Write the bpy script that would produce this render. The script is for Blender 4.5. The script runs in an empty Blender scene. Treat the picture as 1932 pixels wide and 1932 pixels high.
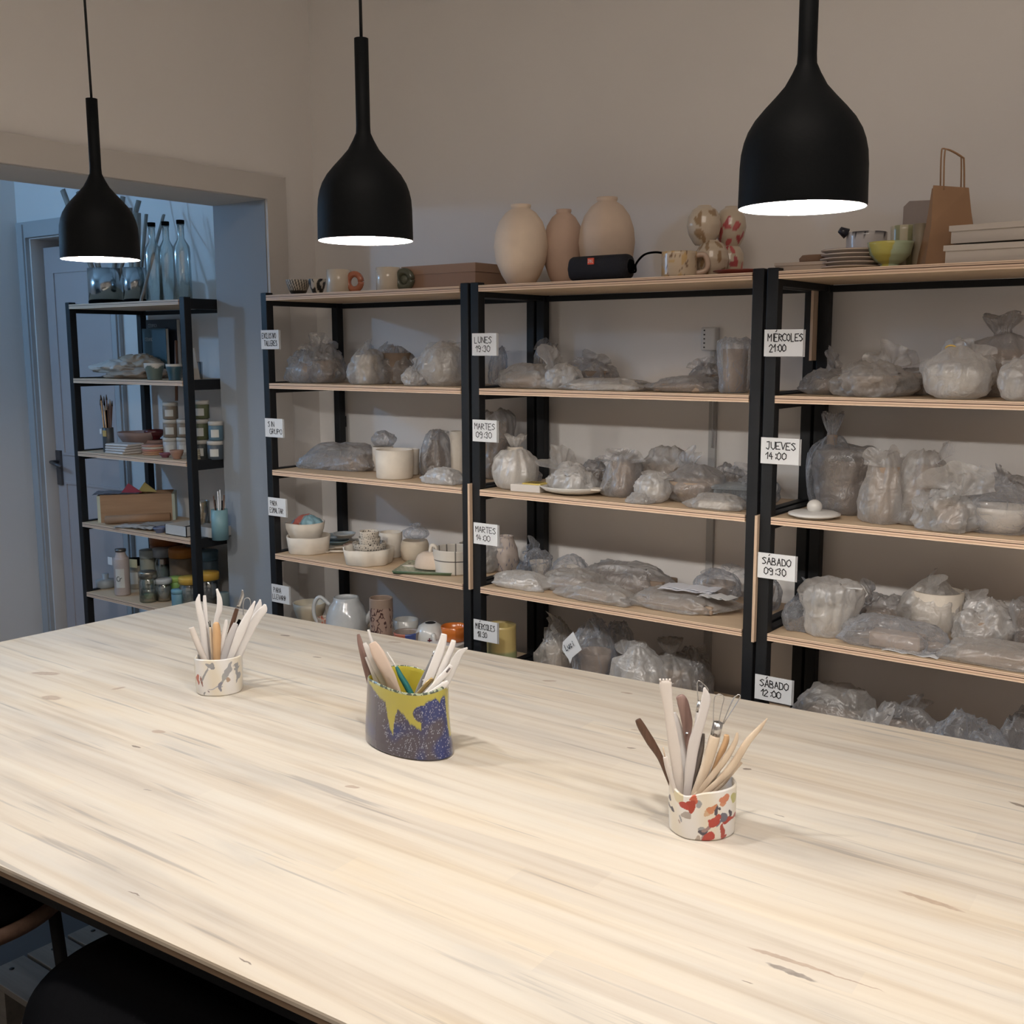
import bpy, math, random
import numpy as np
from mathutils import Vector, Matrix, noise
SC = bpy.context.scene
COL = SC.collection
PI = math.pi
# ------------------------------------------------------------------ camera
IMG, FPX = 1932, 2064.7
CAM = np.array([2.975, -2.528, 1.588])
YAW, PITCH, ROLL = .6449, -.1485, -.0032
_f = np.array([-math.sin(YAW)*math.cos(PITCH), math.cos(YAW)*math.cos(PITCH), math.sin(PITCH)])
_r = np.array([math.cos(YAW), math.sin(YAW), 0.]); _u = np.cross(_r, _f)
_c, _s = math.cos(ROLL), math.sin(ROLL); _r, _u = _c*_r+_s*_u, -_s*_r+_c*_u
cd = bpy.data.cameras.new('camera'); cam = bpy.data.objects.new('camera', cd); COL.objects.link(cam)
cd.sensor_width = 36; cd.sensor_fit = 'HORIZONTAL'; cd.lens = FPX/IMG*36; cd.clip_start = .05; cd.clip_end = 60
cam.matrix_world = Matrix(((_r[0], _u[0], -_f[0], CAM[0]), (_r[1], _u[1], -_f[1], CAM[1]), (_r[2], _u[2], -_f[2], CAM[2]), (0, 0, 0, 1)))
SC.camera = cam
# ------------------------------------------------------------------ world, light, exposure
w = bpy.data.worlds.new('world'); SC.world = w; w.use_nodes = True
w.node_tree.nodes['Background'].inputs[0].default_value = (.55, .65, .8, 1); w.node_tree.nodes['Background'].inputs[1].default_value = .03
SC.view_settings.view_transform = 'Standard'; SC.view_settings.look = 'None'; SC.view_settings.gamma = 1
SC.view_settings.use_curve_mapping = False; SC.view_settings.exposure = 0.0
BULB = 860.0                     # emission of the pendant bulbs
ld = bpy.data.lights.new('cool_lamp', 'POINT'); ld.energy = 34; ld.color = (.28, .58, 1.0); ld.shadow_soft_size = .035
lo = bpy.data.objects.new('cool_lamp', ld); lo.location = (-2.06, -1.50, 2.21); COL.objects.link(lo)
# added warm fill above the camera to brighten the walls, no workshop lamp
la = bpy.data.lights.new('fill_light', 'AREA'); la.energy = 34; la.color = (1, .88, .78); la.size = 1.4; la.size_y = 1.4; la.shape = 'RECTANGLE'
lb = bpy.data.objects.new('fill_light', la); lb.location = (2.8, -2.6, 3.25); COL.objects.link(lb)

# ------------------------------------------------------------------ pixel helpers: a pixel of the photo to a point of the room
def ray(u, v): return (u-966)/FPX*_r+(966-v)/FPX*_u+_f
def onY(u, v, y): d = ray(u, v); return CAM+d*(y-CAM[1])/d[1]
def onZ(u, v, z): d = ray(u, v); return CAM+d*(z-CAM[2])/d[2]
def onX(u, v, x): d = ray(u, v); return CAM+d*(x-CAM[0])/d[0]
def dep(p): return float((np.array(p)-CAM)@_f)
def xat(u, y, z):
    a = (u-966)/FPX; q = np.array([0, y-CAM[1], z-CAM[2]])
    k1, k2 = q@_r, q@_f
    return float(CAM[0]+(a*k2-k1)/(_r[0]-a*_f[0]))
# ------------------------------------------------------------------ materials
MATS = {}
def nm(name):
    m = bpy.data.materials.new(name); m.use_nodes = True; nt = m.node_tree
    return m, nt, nt.nodes['Principled BSDF']
def N(nt, t, **kw):
    n = nt.nodes.new(t)
    for k, v in kw.items(): setattr(n, k, v)
    return n
def bumpify(nt, bs, scale, strength, dist=.002, coord='Object', ntype='noise', stretch=None):
    tc = N(nt, 'ShaderNodeTexCoord'); src = tc.outputs[coord]
    if stretch:
        mp = N(nt, 'ShaderNodeMapping'); mp.inputs['Scale'].default_value = stretch; nt.links.new(src, mp.inputs[0]); src = mp.outputs[0]
    n = N(nt, 'ShaderNodeTexNoise'); n.inputs['Scale'].default_value = scale; n.inputs['Detail'].default_value = 5
    nt.links.new(src, n.inputs['Vector'])
    b = N(nt, 'ShaderNodeBump'); b.inputs['Strength'].default_value = strength; b.inputs['Distance'].default_value = dist
    nt.links.new(n.outputs[0], b.inputs['Height']); nt.links.new(b.outputs[0], bs.inputs['Normal'])
    return n
def mat(col, rough=.6, metal=0, bump=0, bscale=60, var=0, spec=.5, name=None, coat=0):
    key = (col, rough, metal, bump, bscale, var, spec, coat)
    if key in MATS: return MATS[key]
    m, nt, bs = nm(name or 'plain')
    bs.inputs['Base Color'].default_value = (*col, 1); bs.inputs['Roughness'].default_value = rough; bs.inputs['Metallic'].default_value = metal
    bs.inputs['Specular IOR Level'].default_value = spec; bs.inputs['Coat Weight'].default_value = coat
    n = bumpify(nt, bs, bscale, bump if bump else .08)
    if var:
        n2 = N(nt, 'ShaderNodeTexNoise'); n2.inputs['Scale'].default_value = bscale*.3; n2.inputs['Detail'].default_value = 6
        tc = N(nt, 'ShaderNodeTexCoord'); nt.links.new(tc.outputs['Object'], n2.inputs['Vector'])
        r = N(nt, 'ShaderNodeValToRGB'); r.color_ramp.elements[0].position = .3; r.color_ramp.elements[1].position = .7
        r.color_ramp.elements[0].color = (*[c*(1-var) for c in col], 1); r.color_ramp.elements[1].color = (*[min(1, c*(1+var)) for c in col], 1)
        nt.links.new(n2.outputs[0], r.inputs[0]); nt.links.new(r.outputs[0], bs.inputs['Base Color'])
    MATS[key] = m; return m
def attr_mat(rough=.35, bump=.1, coat=0, name='painted_glaze'):
    key = ('attr', rough, bump, coat)
    if key in MATS: return MATS[key]
    m, nt, bs = nm(name); a = N(nt, 'ShaderNodeVertexColor', layer_name='paint')
    nt.links.new(a.outputs[0], bs.inputs['Base Color']); bs.inputs['Roughness'].default_value = rough; bs.inputs['Coat Weight'].default_value = coat
    bumpify(nt, bs, 70, bump); MATS[key] = m; return m
def wood(name, c0, c1, axis=0, scale=6, rough=.55, bump=.12):
    m, nt, bs = nm(name)
    tc = N(nt, 'ShaderNodeTexCoord'); mp = N(nt, 'ShaderNodeMapping'); sc = [scale*6]*3; sc[axis] = scale*.35; mp.inputs['Scale'].default_value = sc
    nt.links.new(tc.outputs['Object'], mp.inputs[0])
    n = N(nt, 'ShaderNodeTexNoise'); n.inputs['Scale'].default_value = 1; n.inputs['Detail'].default_value = 7; n.inputs['Roughness'].default_value = .6
    nt.links.new(mp.outputs[0], n.inputs['Vector'])
    r = N(nt, 'ShaderNodeValToRGB'); r.color_ramp.elements[0].position = .32; r.color_ramp.elements[1].position = .68
    r.color_ramp.elements[0].color = (*c0, 1); r.color_ramp.elements[1].color = (*c1, 1)
    nt.links.new(n.outputs[0], r.inputs[0]); nt.links.new(r.outputs[0], bs.inputs['Base Color']); bs.inputs['Roughness'].default_value = rough
    b = N(nt, 'ShaderNodeBump'); b.inputs['Strength'].default_value = bump; b.inputs['Distance'].default_value = .002
    nt.links.new(n.outputs[0], b.inputs['Height']); nt.links.new(b.outputs[0], bs.inputs['Normal'])
    return m
def plaster(name, col, rough=.85):
    m, nt, bs = nm(name); bs.inputs['Roughness'].default_value = rough
    tc = N(nt, 'ShaderNodeTexCoord'); n = N(nt, 'ShaderNodeTexNoise'); n.inputs['Scale'].default_value = 1.3; n.inputs['Detail'].default_value = 8
    nt.links.new(tc.outputs['Object'], n.inputs['Vector'])
    r = N(nt, 'ShaderNodeValToRGB'); r.color_ramp.elements[0].position = .3; r.color_ramp.elements[1].position = .7
    r.color_ramp.elements[0].color = (*[c*.94 for c in col], 1); r.color_ramp.elements[1].color = (*col, 1)
    nt.links.new(n.outputs[0], r.inputs[0]); nt.links.new(r.outputs[0], bs.inputs['Base Color'])
    n2 = N(nt, 'ShaderNodeTexNoise'); n2.inputs['Scale'].default_value = 45; n2.inputs['Detail'].default_value = 6
    nt.links.new(tc.outputs['Object'], n2.inputs['Vector'])
    b = N(nt, 'ShaderNodeBump'); b.inputs['Strength'].default_value = .12; b.inputs['Distance'].default_value = .004
    nt.links.new(n2.outputs[0], b.inputs['Height']); nt.links.new(b.outputs[0], bs.inputs['Normal'])
    return m
def ply_mat():
    m, nt, bs = nm('birch_plywood'); tc = N(nt, 'ShaderNodeTexCoord')
    mp = N(nt, 'ShaderNodeMapping'); mp.inputs['Scale'].default_value = (2, 30, 30); nt.links.new(tc.outputs['Object'], mp.inputs[0])
    n = N(nt, 'ShaderNodeTexNoise'); n.inputs['Scale'].default_value = 1; n.inputs['Detail'].default_value = 6; nt.links.new(mp.outputs[0], n.inputs['Vector'])
    face = N(nt, 'ShaderNodeValToRGB'); face.color_ramp.elements[0].color = (.50, .36, .23, 1); face.color_ramp.elements[1].color = (.66, .50, .34, 1)
    nt.links.new(n.outputs[0], face.inputs[0])
    sx = N(nt, 'ShaderNodeSeparateXYZ'); nt.links.new(tc.outputs['Object'], sx.inputs[0])
    mpd = N(nt, 'ShaderNodeMapping'); mpd.inputs['Scale'].default_value = (5, 5, 5); nt.links.new(tc.outputs['Object'], mpd.inputs[0])
    nd = N(nt, 'ShaderNodeTexNoise'); nd.inputs['Scale'].default_value = 3; nt.links.new(mpd.outputs[0], nd.inputs['Vector'])
    ma = N(nt, 'ShaderNodeMath', operation='MULTIPLY_ADD'); ma.inputs[1].default_value = .0016; nt.links.new(nd.outputs[0], ma.inputs[0]); nt.links.new(sx.outputs[2], ma.inputs[2])
    mr = N(nt, 'ShaderNodeMapRange'); mr.inputs[1].default_value = -.0172; mr.inputs[2].default_value = .0008; nt.links.new(ma.outputs[0], mr.inputs[0])
    r = N(nt, 'ShaderNodeValToRGB'); cr = r.color_ramp; cr.interpolation = 'LINEAR'
    pal = (.78, .58, .42); drk = (.11, .055, .035)
    stops = [(0, pal), (.17, pal), (.2, (.5, .33, .22)), (.34, (.5, .33, .22)), (.38, pal), (.52, pal), (.54, drk), (.65, drk), (.68, pal), (.8, (.6, .42, .3)), (.84, drk), (.88, pal), (1, pal)]
    cr.elements[0].color = (*pal, 1); cr.elements[1].color = (*pal, 1)
    for p, c in stops[1:-1]:
        e = cr.elements.new(p); e.color = (*c, 1)
    nt.links.new(mr.outputs[0], r.inputs[0])
    g = N(nt, 'ShaderNodeNewGeometry'); sn = N(nt, 'ShaderNodeSeparateXYZ'); nt.links.new(g.outputs['Normal'], sn.inputs[0])
    ab = N(nt, 'ShaderNodeMath', operation='ABSOLUTE'); nt.links.new(sn.outputs[2], ab.inputs[0])
    gt = N(nt, 'ShaderNodeMath', operation='GREATER_THAN'); gt.inputs[1].default_value = .6; nt.links.new(ab.outputs[0], gt.inputs[0])
    mx = N(nt, 'ShaderNodeMix', data_type='RGBA'); nt.links.new(gt.outputs[0], mx.inputs['Factor']); nt.links.new(r.outputs[0], mx.inputs['A']); nt.links.new(face.outputs[0], mx.inputs['B'])
    nt.links.new(mx.outputs['Result'], bs.inputs['Base Color']); bs.inputs['Roughness'].default_value = .6
    return m
def film(name, tint, op, rough=.28, bs_=26):
    m, nt, bs = nm(name); nt.nodes.remove(bs); out = nt.nodes['Material Output']
    tc = N(nt, 'ShaderNodeTexCoord'); n = N(nt, 'ShaderNodeTexNoise'); n.inputs['Scale'].default_value = bs_; n.inputs['Detail'].default_value = 4; n.inputs['Roughness'].default_value = .45
    n.inputs['Distortion'].default_value = 1.2
    nt.links.new(tc.outputs['Object'], n.inputs['Vector'])
    b = N(nt, 'ShaderNodeBump'); b.inputs['Strength'].default_value = .8; b.inputs['Distance'].default_value = .012; nt.links.new(n.outputs[0], b.inputs['Height'])
    tr = N(nt, 'ShaderNodeBsdfTransparent'); tr.inputs[0].default_value = (.93, .93, .94, 1)
    di = N(nt, 'ShaderNodeBsdfDiffuse'); di.inputs[0].default_value = (*tint, 1); tl = N(nt, 'ShaderNodeBsdfTranslucent'); tl.inputs[0].default_value = (*tint, 1)
    gl = N(nt, 'ShaderNodeBsdfGlossy'); gl.inputs['Roughness'].default_value = rough; gl.inputs['Color'].default_value = (.9, .9, .9, 1)
    for q in (di, tl, gl): nt.links.new(b.outputs[0], q.inputs['Normal'])
    m1 = N(nt, 'ShaderNodeMixShader'); m1.inputs[0].default_value = .42; nt.links.new(di.outputs[0], m1.inputs[1]); nt.links.new(tl.outputs[0], m1.inputs[2])
    m2 = N(nt, 'ShaderNodeMixShader'); m2.inputs[0].default_value = .16; nt.links.new(m1.outputs[0], m2.inputs[1]); nt.links.new(gl.outputs[0], m2.inputs[2])
    lw = N(nt, 'ShaderNodeLayerWeight'); lw.inputs[0].default_value = .45; nt.links.new(b.outputs[0], lw.inputs['Normal'])
    ma = N(nt, 'ShaderNodeMath', operation='MULTIPLY_ADD', use_clamp=True); ma.inputs[1].default_value = .55; ma.inputs[2].default_value = op; nt.links.new(lw.outputs['Facing'], ma.inputs[0])
    m3 = N(nt, 'ShaderNodeMixShader'); nt.links.new(ma.outputs[0], m3.inputs[0]); nt.links.new(tr.outputs[0], m3.inputs[1]); nt.links.new(m2.outputs[0], m3.inputs[2])
    nt.links.new(m3.outputs[0], out.inputs[0]); return m
def glass(name, tint=(.8, .9, .88), a=.16):
    m, nt, bs = nm(name); nt.nodes.remove(bs); out = nt.nodes['Material Output']
    tr = N(nt, 'ShaderNodeBsdfTransparent'); tr.inputs[0].default_value = (*tint, 1)
    gl = N(nt, 'ShaderNodeBsdfGlossy'); gl.inputs['Roughness'].default_value = .08
    fr = N(nt, 'ShaderNodeLayerWeight'); fr.inputs[0].default_value = .25
    ma = N(nt, 'ShaderNodeMath', operation='MULTIPLY_ADD', use_clamp=True); ma.inputs[1].default_value = .6; ma.inputs[2].default_value = a*.5; nt.links.new(fr.outputs['Fresnel'], ma.inputs[0])
    mx = N(nt, 'ShaderNodeMixShader'); nt.links.new(ma.outputs[0], mx.inputs[0]); nt.links.new(tr.outputs[0], mx.inputs[1]); nt.links.new(gl.outputs[0], mx.inputs[2])
    nt.links.new(mx.outputs[0], out.inputs[0]); return m

WALL = plaster('warm_grey_plaster', (.82, .785, .755))
CEIL = plaster('ceiling_paint', (.82, .79, .75))
BLACK = mat((.008, .009, .011), .5, 0, .15, 120, spec=.3, name='black_powder_coat')
BLACK2 = mat((.003, .003, .0035), .9, 0, .2, 160, spec=.02, name='black_vinyl')
SHADE = mat((.005, .006, .007), .6, 0, .1, 220, spec=.12, name='matt_black_shade')
LINER = mat((.85, .83, .78), .5, name='white_liner')
PLY = ply_mat()
PAPER = mat((.72, .73, .74), .6, 0, .1, 30, name='white_card')
INK = mat((.01, .01, .012), .6, name='black_ink')
CLAY_W = mat((.66, .60, .52), .7, 0, .15, 90, .06, name='bisque_white')
CLAY_V = mat((.80, .66, .53), .8, 0, .15, 50, .05, name='raw_clay_vase')
CLAY_B = mat((.20, .145, .105), .85, 0, .3, 40, .15, name='dark_clay')
CLAY_T = mat((.34, .255, .19), .85, 0, .3, 40, .12, name='tan_clay')
GLAZE_W = mat((.60, .60, .58), .2, 0, .1, 40, .05, name='white_glaze', coat=.5)
FILM = [film('milky_plastic_film', (.66, .64, .62), .36), film('clear_plastic_film', (.61, .64, .69), .20, .2), film('white_plastic_film', (.76, .75, .74), .54), film('grey_plastic_film', (.54, .53, .53), .32)]
GLASS = glass('clear_glass', (.93, .96, .955), .3); 
STEEL = mat((.6, .6, .6), .25, 1, name='steel')
KRAFT = mat((.33, .19, .105), .8, 0, .2, 30, .08, name='kraft_paper')
CARDB = mat((.36, .22, .15), .8, 0, .15, 30, .05, name='cardboard')
TOOLW = wood('boxwood_tool', (.60, .47, .34), (.74, .62, .48), 2, 8, .5)
TOOLP = mat((.74, .71, .69), .4, 0, .05, 60, .03, name='pale_plastic_tool')
TOOLD = wood('dark_handle', (.07, .035, .02), (.16, .08, .05), 2, 10, .45)
TOOLR = wood('rosewood_handle', (.16, .09, .075), (.32, .21, .18), 2, 10, .5)
TOOLO = wood('orange_beech', (.55, .33, .16), (.66, .43, .24), 2, 8, .45)
# ------------------------------------------------------------------ mesh helpers
def link(o, parent=None):
    COL.objects.link(o)
    if parent is not None: o.parent = parent
    return o
def tag(o, label, cat, group=None, kind=None):
    if label: o['label'] = label
    if cat: o['category'] = cat
    if group: o['group'] = group
    if kind: o['kind'] = kind
    return o
def thing(name, label, cat, loc=(0, 0, 0), rz=0, group=None):
    o = bpy.data.objects.new(name, None); o.empty_display_size = .05; o.location = loc; o.rotation_euler = (0, 0, rz); link(o)
    return tag(o, label, cat, group)
def mesh(name, vs, fs, m, parent=None, loc=(0, 0, 0), rz=0, smooth=False, paint=None):
    me = bpy.data.meshes.new(name); me.from_pydata([tuple(map(float, v)) for v in vs], [], fs); me.materials.append(m)
    if smooth: me.polygons.foreach_set('use_smooth', [True]*len(me.polygons))
    if paint is not None:
        a = me.color_attributes.new('paint', 'FLOAT_COLOR', 'POINT')
        a.data.foreach_set('color', np.array([(*c, 1) for c in paint], dtype=np.float32).ravel())
    me.update(); o = bpy.data.objects.new(name, me); o.location = loc; o.rotation_euler = (0, 0, rz)
    return link(o, parent)
BF = [(0, 3, 2, 1), (4, 5, 6, 7), (0, 1, 5, 4), (1, 2, 6, 5), (2, 3, 7, 6), (3, 0, 4, 7)]
def boxv(x0, x1, y0, y1, z0, z1): return [(x0, y0, z0), (x1, y0, z0), (x1, y1, z0), (x0, y1, z0), (x0, y0, z1), (x1, y0, z1), (x1, y1, z1), (x0, y1, z1)]
def box(name, b, m, parent=None, loc=(0, 0, 0), rz=0, bevel=0):
    o = mesh(name, boxv(*b), BF, m, parent, loc, rz)
    if bevel:
        md = o.modifiers.new('b', 'BEVEL'); md.width = bevel; md.segments = 2
    return o
def boxes(name, bs, m, parent=None, loc=(0, 0, 0), rz=0):
    vs, fs = [], []
    for b in bs:
        k = len(vs); vs += boxv(*b); fs += [tuple(i+k for i in f) for f in BF]
    return mesh(name, vs, fs, m, parent, loc, rz)
def prism(name, poly, z0, z1, m, parent=None, loc=(0, 0, 0), rz=0, chamfer=0):
    n = len(poly); P = [Vector(p) for p in poly]; c = sum(P, Vector((0, 0)))/n
    rings = [(P, z0), (P, z1-chamfer)]
    if chamfer: rings.append(([p-(p-c).normalized()*chamfer*1.2 for p in P], z1))
    else: rings[1] = (P, z1)
    vs = [(p.x, p.y, z) for r, z in rings for p in r]
    fs = [tuple(range(n))[::-1], tuple(range((len(rings)-1)*n, len(rings)*n))]
    for k in range(len(rings)-1):
        for i in range(n): fs.append((k*n+i, k*n+(i+1) % n, (k+1)*n+(i+1) % n, (k+1)*n+i))
    return mesh(name, vs, fs, m, parent, loc, rz)
def lathe(name, prof, m, parent=None, loc=(0, 0, 0), seg=32, sx=1, sy=1, fn=None, rz=0, paint=None, shade=True):
    """prof: (radius, z) pairs; closed at radius 0 ends. fn(theta, r, z) -> (r, z) wobble"""
    vs, fs, idx, cols = [], [], [], []
    for r, z in prof:
        if r < 1e-6: idx.append([len(vs)]); vs.append((0, 0, z)); cols.append(paint(0, 0, z) if paint else None)
        else:
            row = []
            for i in range(seg):
                t = 2*PI*i/seg; rr, zz = fn(t, r, z) if fn else (r, z)
                row.append(len(vs)); vs.append((rr*math.cos(t)*sx, rr*math.sin(t)*sy, zz))
                if paint: cols.append(paint(t, r, z))
            idx.append(row)
    for a, b in zip(idx, idx[1:]):
        for i in range(seg):
            j = (i+1) % seg
            if len(a) == 1 and len(b) == 1: break
            if len(a) == 1: fs.append((a[0], b[j], b[i]))
            elif len(b) == 1: fs.append((a[i], a[j], b[0]))
            else: fs.append((a[i], a[j], b[j], b[i]))
    return mesh(name, vs, fs, m, parent, loc, rz, shade, cols if paint else None)
def tube(name, pts, rad, m, parent=None, seg=8, loc=(0, 0, 0), caps=True, flat=1.0, side=None, up=None):
    """swept ellipse along pts; rad scalar or list; flat = thickness ratio along side axis"""
    P = [Vector(tuple(map(float, p))) for p in pts]; n = len(P); R = rad if isinstance(rad, (list, tuple)) else [rad]*n
    vs, fs = [], []; prev = None
    for k in range(n):
        t = (P[min(k+1, n-1)]-P[max(k-1, 0)]).normalized()
        if side is not None: a = Vector(side); a = (a-t*a.dot(t)).normalized()
        else:
            ref = prev if prev is not None else (Vector((0, 0, 1)) if abs(t.z) < .9 else Vector((1, 0, 0)))
            a = (ref-t*ref.dot(t)).normalized()
        prev = a; b = t.cross(a)
        for i in range(seg):
            q = 2*PI*i/seg; vs.append(P[k]+a*math.cos(q)*R[k]*flat+b*math.sin(q)*R[k])
    for k in range(n-1):
        for i in range(seg):
            j = (i+1) % seg; fs.append((k*seg+i, k*seg+j, (k+1)*seg+j, (k+1)*seg+i))
    if caps: fs.append(tuple(range(seg))[::-1]); fs.append(tuple(range((n-1)*seg, n*seg)))
    return mesh(name, vs, fs, m, parent, loc, 0, True)
def curve(pts, n=6):
    """Catmull-Rom through pts"""
    P = [np.array(p, float) for p in pts]; P = [2*P[0]-P[1]]+P+[2*P[-1]-P[-2]]; out = []
    for i in range(1, len(P)-2):
        for k in range(n):
            t = k/n; out.append(.5*((2*P[i])+(-P[i-1]+P[i+1])*t+(2*P[i-1]-5*P[i]+4*P[i+1]-P[i+2])*t*t+(-P[i-1]+3*P[i]-3*P[i+1]+P[i+2])*t**3))
    out.append(P[-2]); return out
# handwriting: strokes on a 6 x 8 grid
G = {'A': ['00 38 60', '13 53'], 'B': ['00 08 47 55 04', '04 44 62 50 00'], 'C': ['67 38 06 02 30 61'], 'D': ['00 08 47 64 51 00'], 'E': ['60 00 08 68', '04 44'], 'G': ['67 38 06 02 30 61 64 34'],
     'I': ['30 38'], 'J': ['18 58 52 30 01'], 'L': ['08 00 50'], 'M': ['00 08 34 68 60'], 'N': ['00 08 60 68'], 'O': ['38 06 02 30 62 66 38'], 'P': ['00 08 57 65 04'], 'R': ['00 08 57 65 04 60'],
     'S': ['67 38 06 35 62 30 01'], 'T': ['08 68', '38 30'], 'U': ['08 02 30 62 68'], 'V': ['08 30 68'], 'X': ['08 60', '00 68'], '0': ['38 06 02 30 62 66 38'], '1': ['05 38 30'], '2': ['06 38 66 00 60'],
     '3': ['07 48 56 35 53 40 01'], '4': ['38 03 63', '46 40'], '8': ['34 07 38 67 34 02 30 62 34'], '9': ['65 34 06 38 66 50 20'], ':': ['31 32', '35 36'], 'i': ['30 34', '36 37'], 'c': ['54 25 13 20 51'],
     'u': ['05 02 30 52 55', '55 50'], 'r': ['00 05', '03 35 55'], 'é': ['60 00 08 68', '04 44', '2a 4c'], 'á': ['00 38 60', '13 53', '2a 4c'], '♡': ['38 06 02 20 42 66 38', '16 23 46']}
def letters(name, lines, parent, ox, oz, h, m, y=0, w=None, lw=.0011, seed=0, plane='xz', sp=1.0):
    rnd = random.Random(seed); vs, fs = [], []
    for li, (tx, x0, z0) in enumerate(lines):
        gh = h; gw = gh*.62*sp; x = ox+x0
        for ch in tx:
            if ch == ' ': x += gw*.7; continue
            for st in G.get(ch, []):
                pts = [(x+int(p[0], 16)/6*gw*.78+rnd.uniform(-.3, .3)*lw, oz+z0+int(p[1], 16)/8*gh+rnd.uniform(-.4, .4)*lw) for p in st.split()]
                for a, b in zip(pts, pts[1:]):
                    dx, dz = b[0]-a[0], b[1]-a[1]; L = math.hypot(dx, dz) or 1; nx, nz = -dz/L*lw/2, dx/L*lw/2; ex, ez = dx/L*lw*.3, dz/L*lw*.3
                    k = len(vs); vs += [(a[0]-ex+nx, y, a[1]-ez+nz), (a[0]-ex-nx, y, a[1]-ez-nz), (b[0]+ex-nx, y, b[1]+ez-nz), (b[0]+ex+nx, y, b[1]+ez+nz)]
                    fs.append((k, k+1, k+2, k+3))
            x += gw*(.62 if ch in 'I1:i' else 1)
    return mesh(name, vs, fs, m, parent)
# ------------------------------------------------------------------ the room
def struct(name, bs, m): o = boxes(name, bs, m); o['kind'] = 'structure'; return o
YB, H = .38, 3.3
struct('wall_back', [(-2.4, -2.09, YB, YB+.2, 0, H), (-2.09, -1.44, YB, YB+.2, 2.11, H), (-1.44, 4.6, YB, YB+.2, 0, H)], WALL)
struct('wall_left', [(-.416, -.13, .148, YB, 0, H), (-.416, -.13, -1.75, .148, 2.115, H), (-.416, -.13, -4.6, -1.75, 0, H)], WALL)
struct('wall_other_room', [(-2.35, -2.2, -4.6, YB, 0, H)], WALL)
struct('wall_right', [(4.5, 4.65, -4.6, YB, 0, H)], WALL)
struct('wall_front', [(-2.35, 4.65, -4.75, -4.6, 0, H)], WALL)
struct('ceiling', [(-2.4, 4.65, -4.75, YB+.2, H, H+.1)], CEIL)
FLOOR = plaster('dark_concrete', (.085, .08, .078), .8)
struct('floor', [(-2.4, 4.65, -4.75, YB+.4, -.05, 0)], FLOOR)
# raised band around the wide opening, edges slightly uneven
rnd = random.Random(4)
def band(name, pts_in, pts_out, x0, x1):
    vs, fs = [], []
    for a, b in zip(pts_in, pts_out):
        k = len(vs); vs += [(x1, *a), (x1, *b), (x0, *b), (x0, *a)]
        if k: fs += [(k-4, k-3, k+1, k), (k-3, k-2, k+2, k+1), (k-1, k-4, k, k+3)]
    fs += [(0, 1, 2, 3), tuple(range(len(vs)-4, len(vs)))[::-1]]
    o = mesh(name, vs, fs, TRIM); o['kind'] = 'structure'
TRIM = plaster('trim_plaster', (.62, .585, .55)); JAMB = plaster('jamb_shade_tone', (.31, .33, .35))  # JAMB is darkened to make up for surplus lamp light on the jamb
struct('trim_6', [(-.418, -.1315, .1455, .148, 0, 2.1145)], JAMB); struct('trim_7', [(-.418, -.1315, -1.75, .148, 2.1125, 2.115)], plaster('lintel_paint', (.5, .49, .48)))  # jamb gets an added thin lining whose dark colour stands in for shade
ys = [.148-.06*i for i in range(32)]
band('trim_1', [(y, 2.115) for y in ys], [((.236 if i == 0 else y), 2.198+rnd.uniform(-.003, .003)) for i, y in enumerate(ys)], -.131, -.118)
zs = [2.115-.08*i for i in range(27)]
band('trim_2', [(.148, max(z, 0)) for z in zs], [(.236+rnd.uniform(-.002, .002) if i else .236, max(z, 0) if i else 2.198) for i, z in enumerate(zs)], -.131, -.118)
DOORP = plaster('door_paint', (.52, .46, .45), .5); CASP = plaster('casing_paint', (.47, .47, .47), .5)
d = thing('door_1', None, None, (-2.05, .42, 0)); d['kind'] = 'structure'
boxes('door_leaf', [(0, .60, 0, .04, 0, 2.07)], DOORP, d)
for i, (a, b, c, e) in enumerate([(.07, .53, .12, .95), (.07, .53, 1.08, 1.96)]):
    boxes('door_panel', [(a, b, -.006, 0, c, c+.012), (a, b, -.006, 0, e-.012, e), (a, a+.012, -.006, 0, c+.012, e-.012), (b-.012, b, -.006, 0, c+.012, e-.012)], DOORP, d)
hd = box('door_handle', (.012, .05, -.012, 0, .93, 1.10), mat((.12, .11, .11), .4, .6, name='worn_metal'), d)
tube('lever', [(.03, -.01, 1.045), (.03, -.05, 1.045), (.06, -.052, 1.04), (.12, -.052, 1.028)], .009, mat((.12, .11, .11), .4, .6), hd)
for k, b in enumerate([(-2.175, -2.10, YB-.02, YB, 0, 2.19), (-1.435, -1.375, YB-.02, YB, 0, 2.19), (-2.10, -1.435, YB-.02, YB, 2.115, 2.19)]):
    o = boxes('trim_%d' % (k+3), [b, (b[0]+.012, b[1]-.012, b[2]-.008, b[2], b[4], b[5]-.012)], CASP); o['kind'] = 'structure'
# surface conduit and socket on the back wall
LEVELS = [1.769, 1.4716, 1.172, .8757, .578, .28]
t = thing('wall_socket', 'small white plastic socket box on the wall behind the middle shelves', 'socket', (1.515, YB, 1.613))
box('socket_body', (-.023, .023, -.03, 0, -.033, .033), mat((.62, .62, .63), .4, name='white_plastic'), t, bevel=.004)
boxes('slot', [(-.013, -.009, -.0315, -.03, z-.002, z+.002) for z in (-.024, -.012, 0, .012, .024)], INK, t)
o = boxes('cable_conduit', [(1.515, 1.537, YB-.012, YB, 0, 1.578)], mat((.42, .41, .40), .5, name='conduit_plastic')); tag(o, 'pale vertical cable conduit running down from the wall socket', 'conduit')
o = tube('socket_cable', [(1.53, YB-.02, 1.58), (1.531, YB-.02, 1.5), (1.53, YB-.018, 1.30)], .0025, mat((.5, .5, .5), .5)); tag(o, 'thin grey cable hanging from the wall socket beside the conduit', 'cable')
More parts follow.
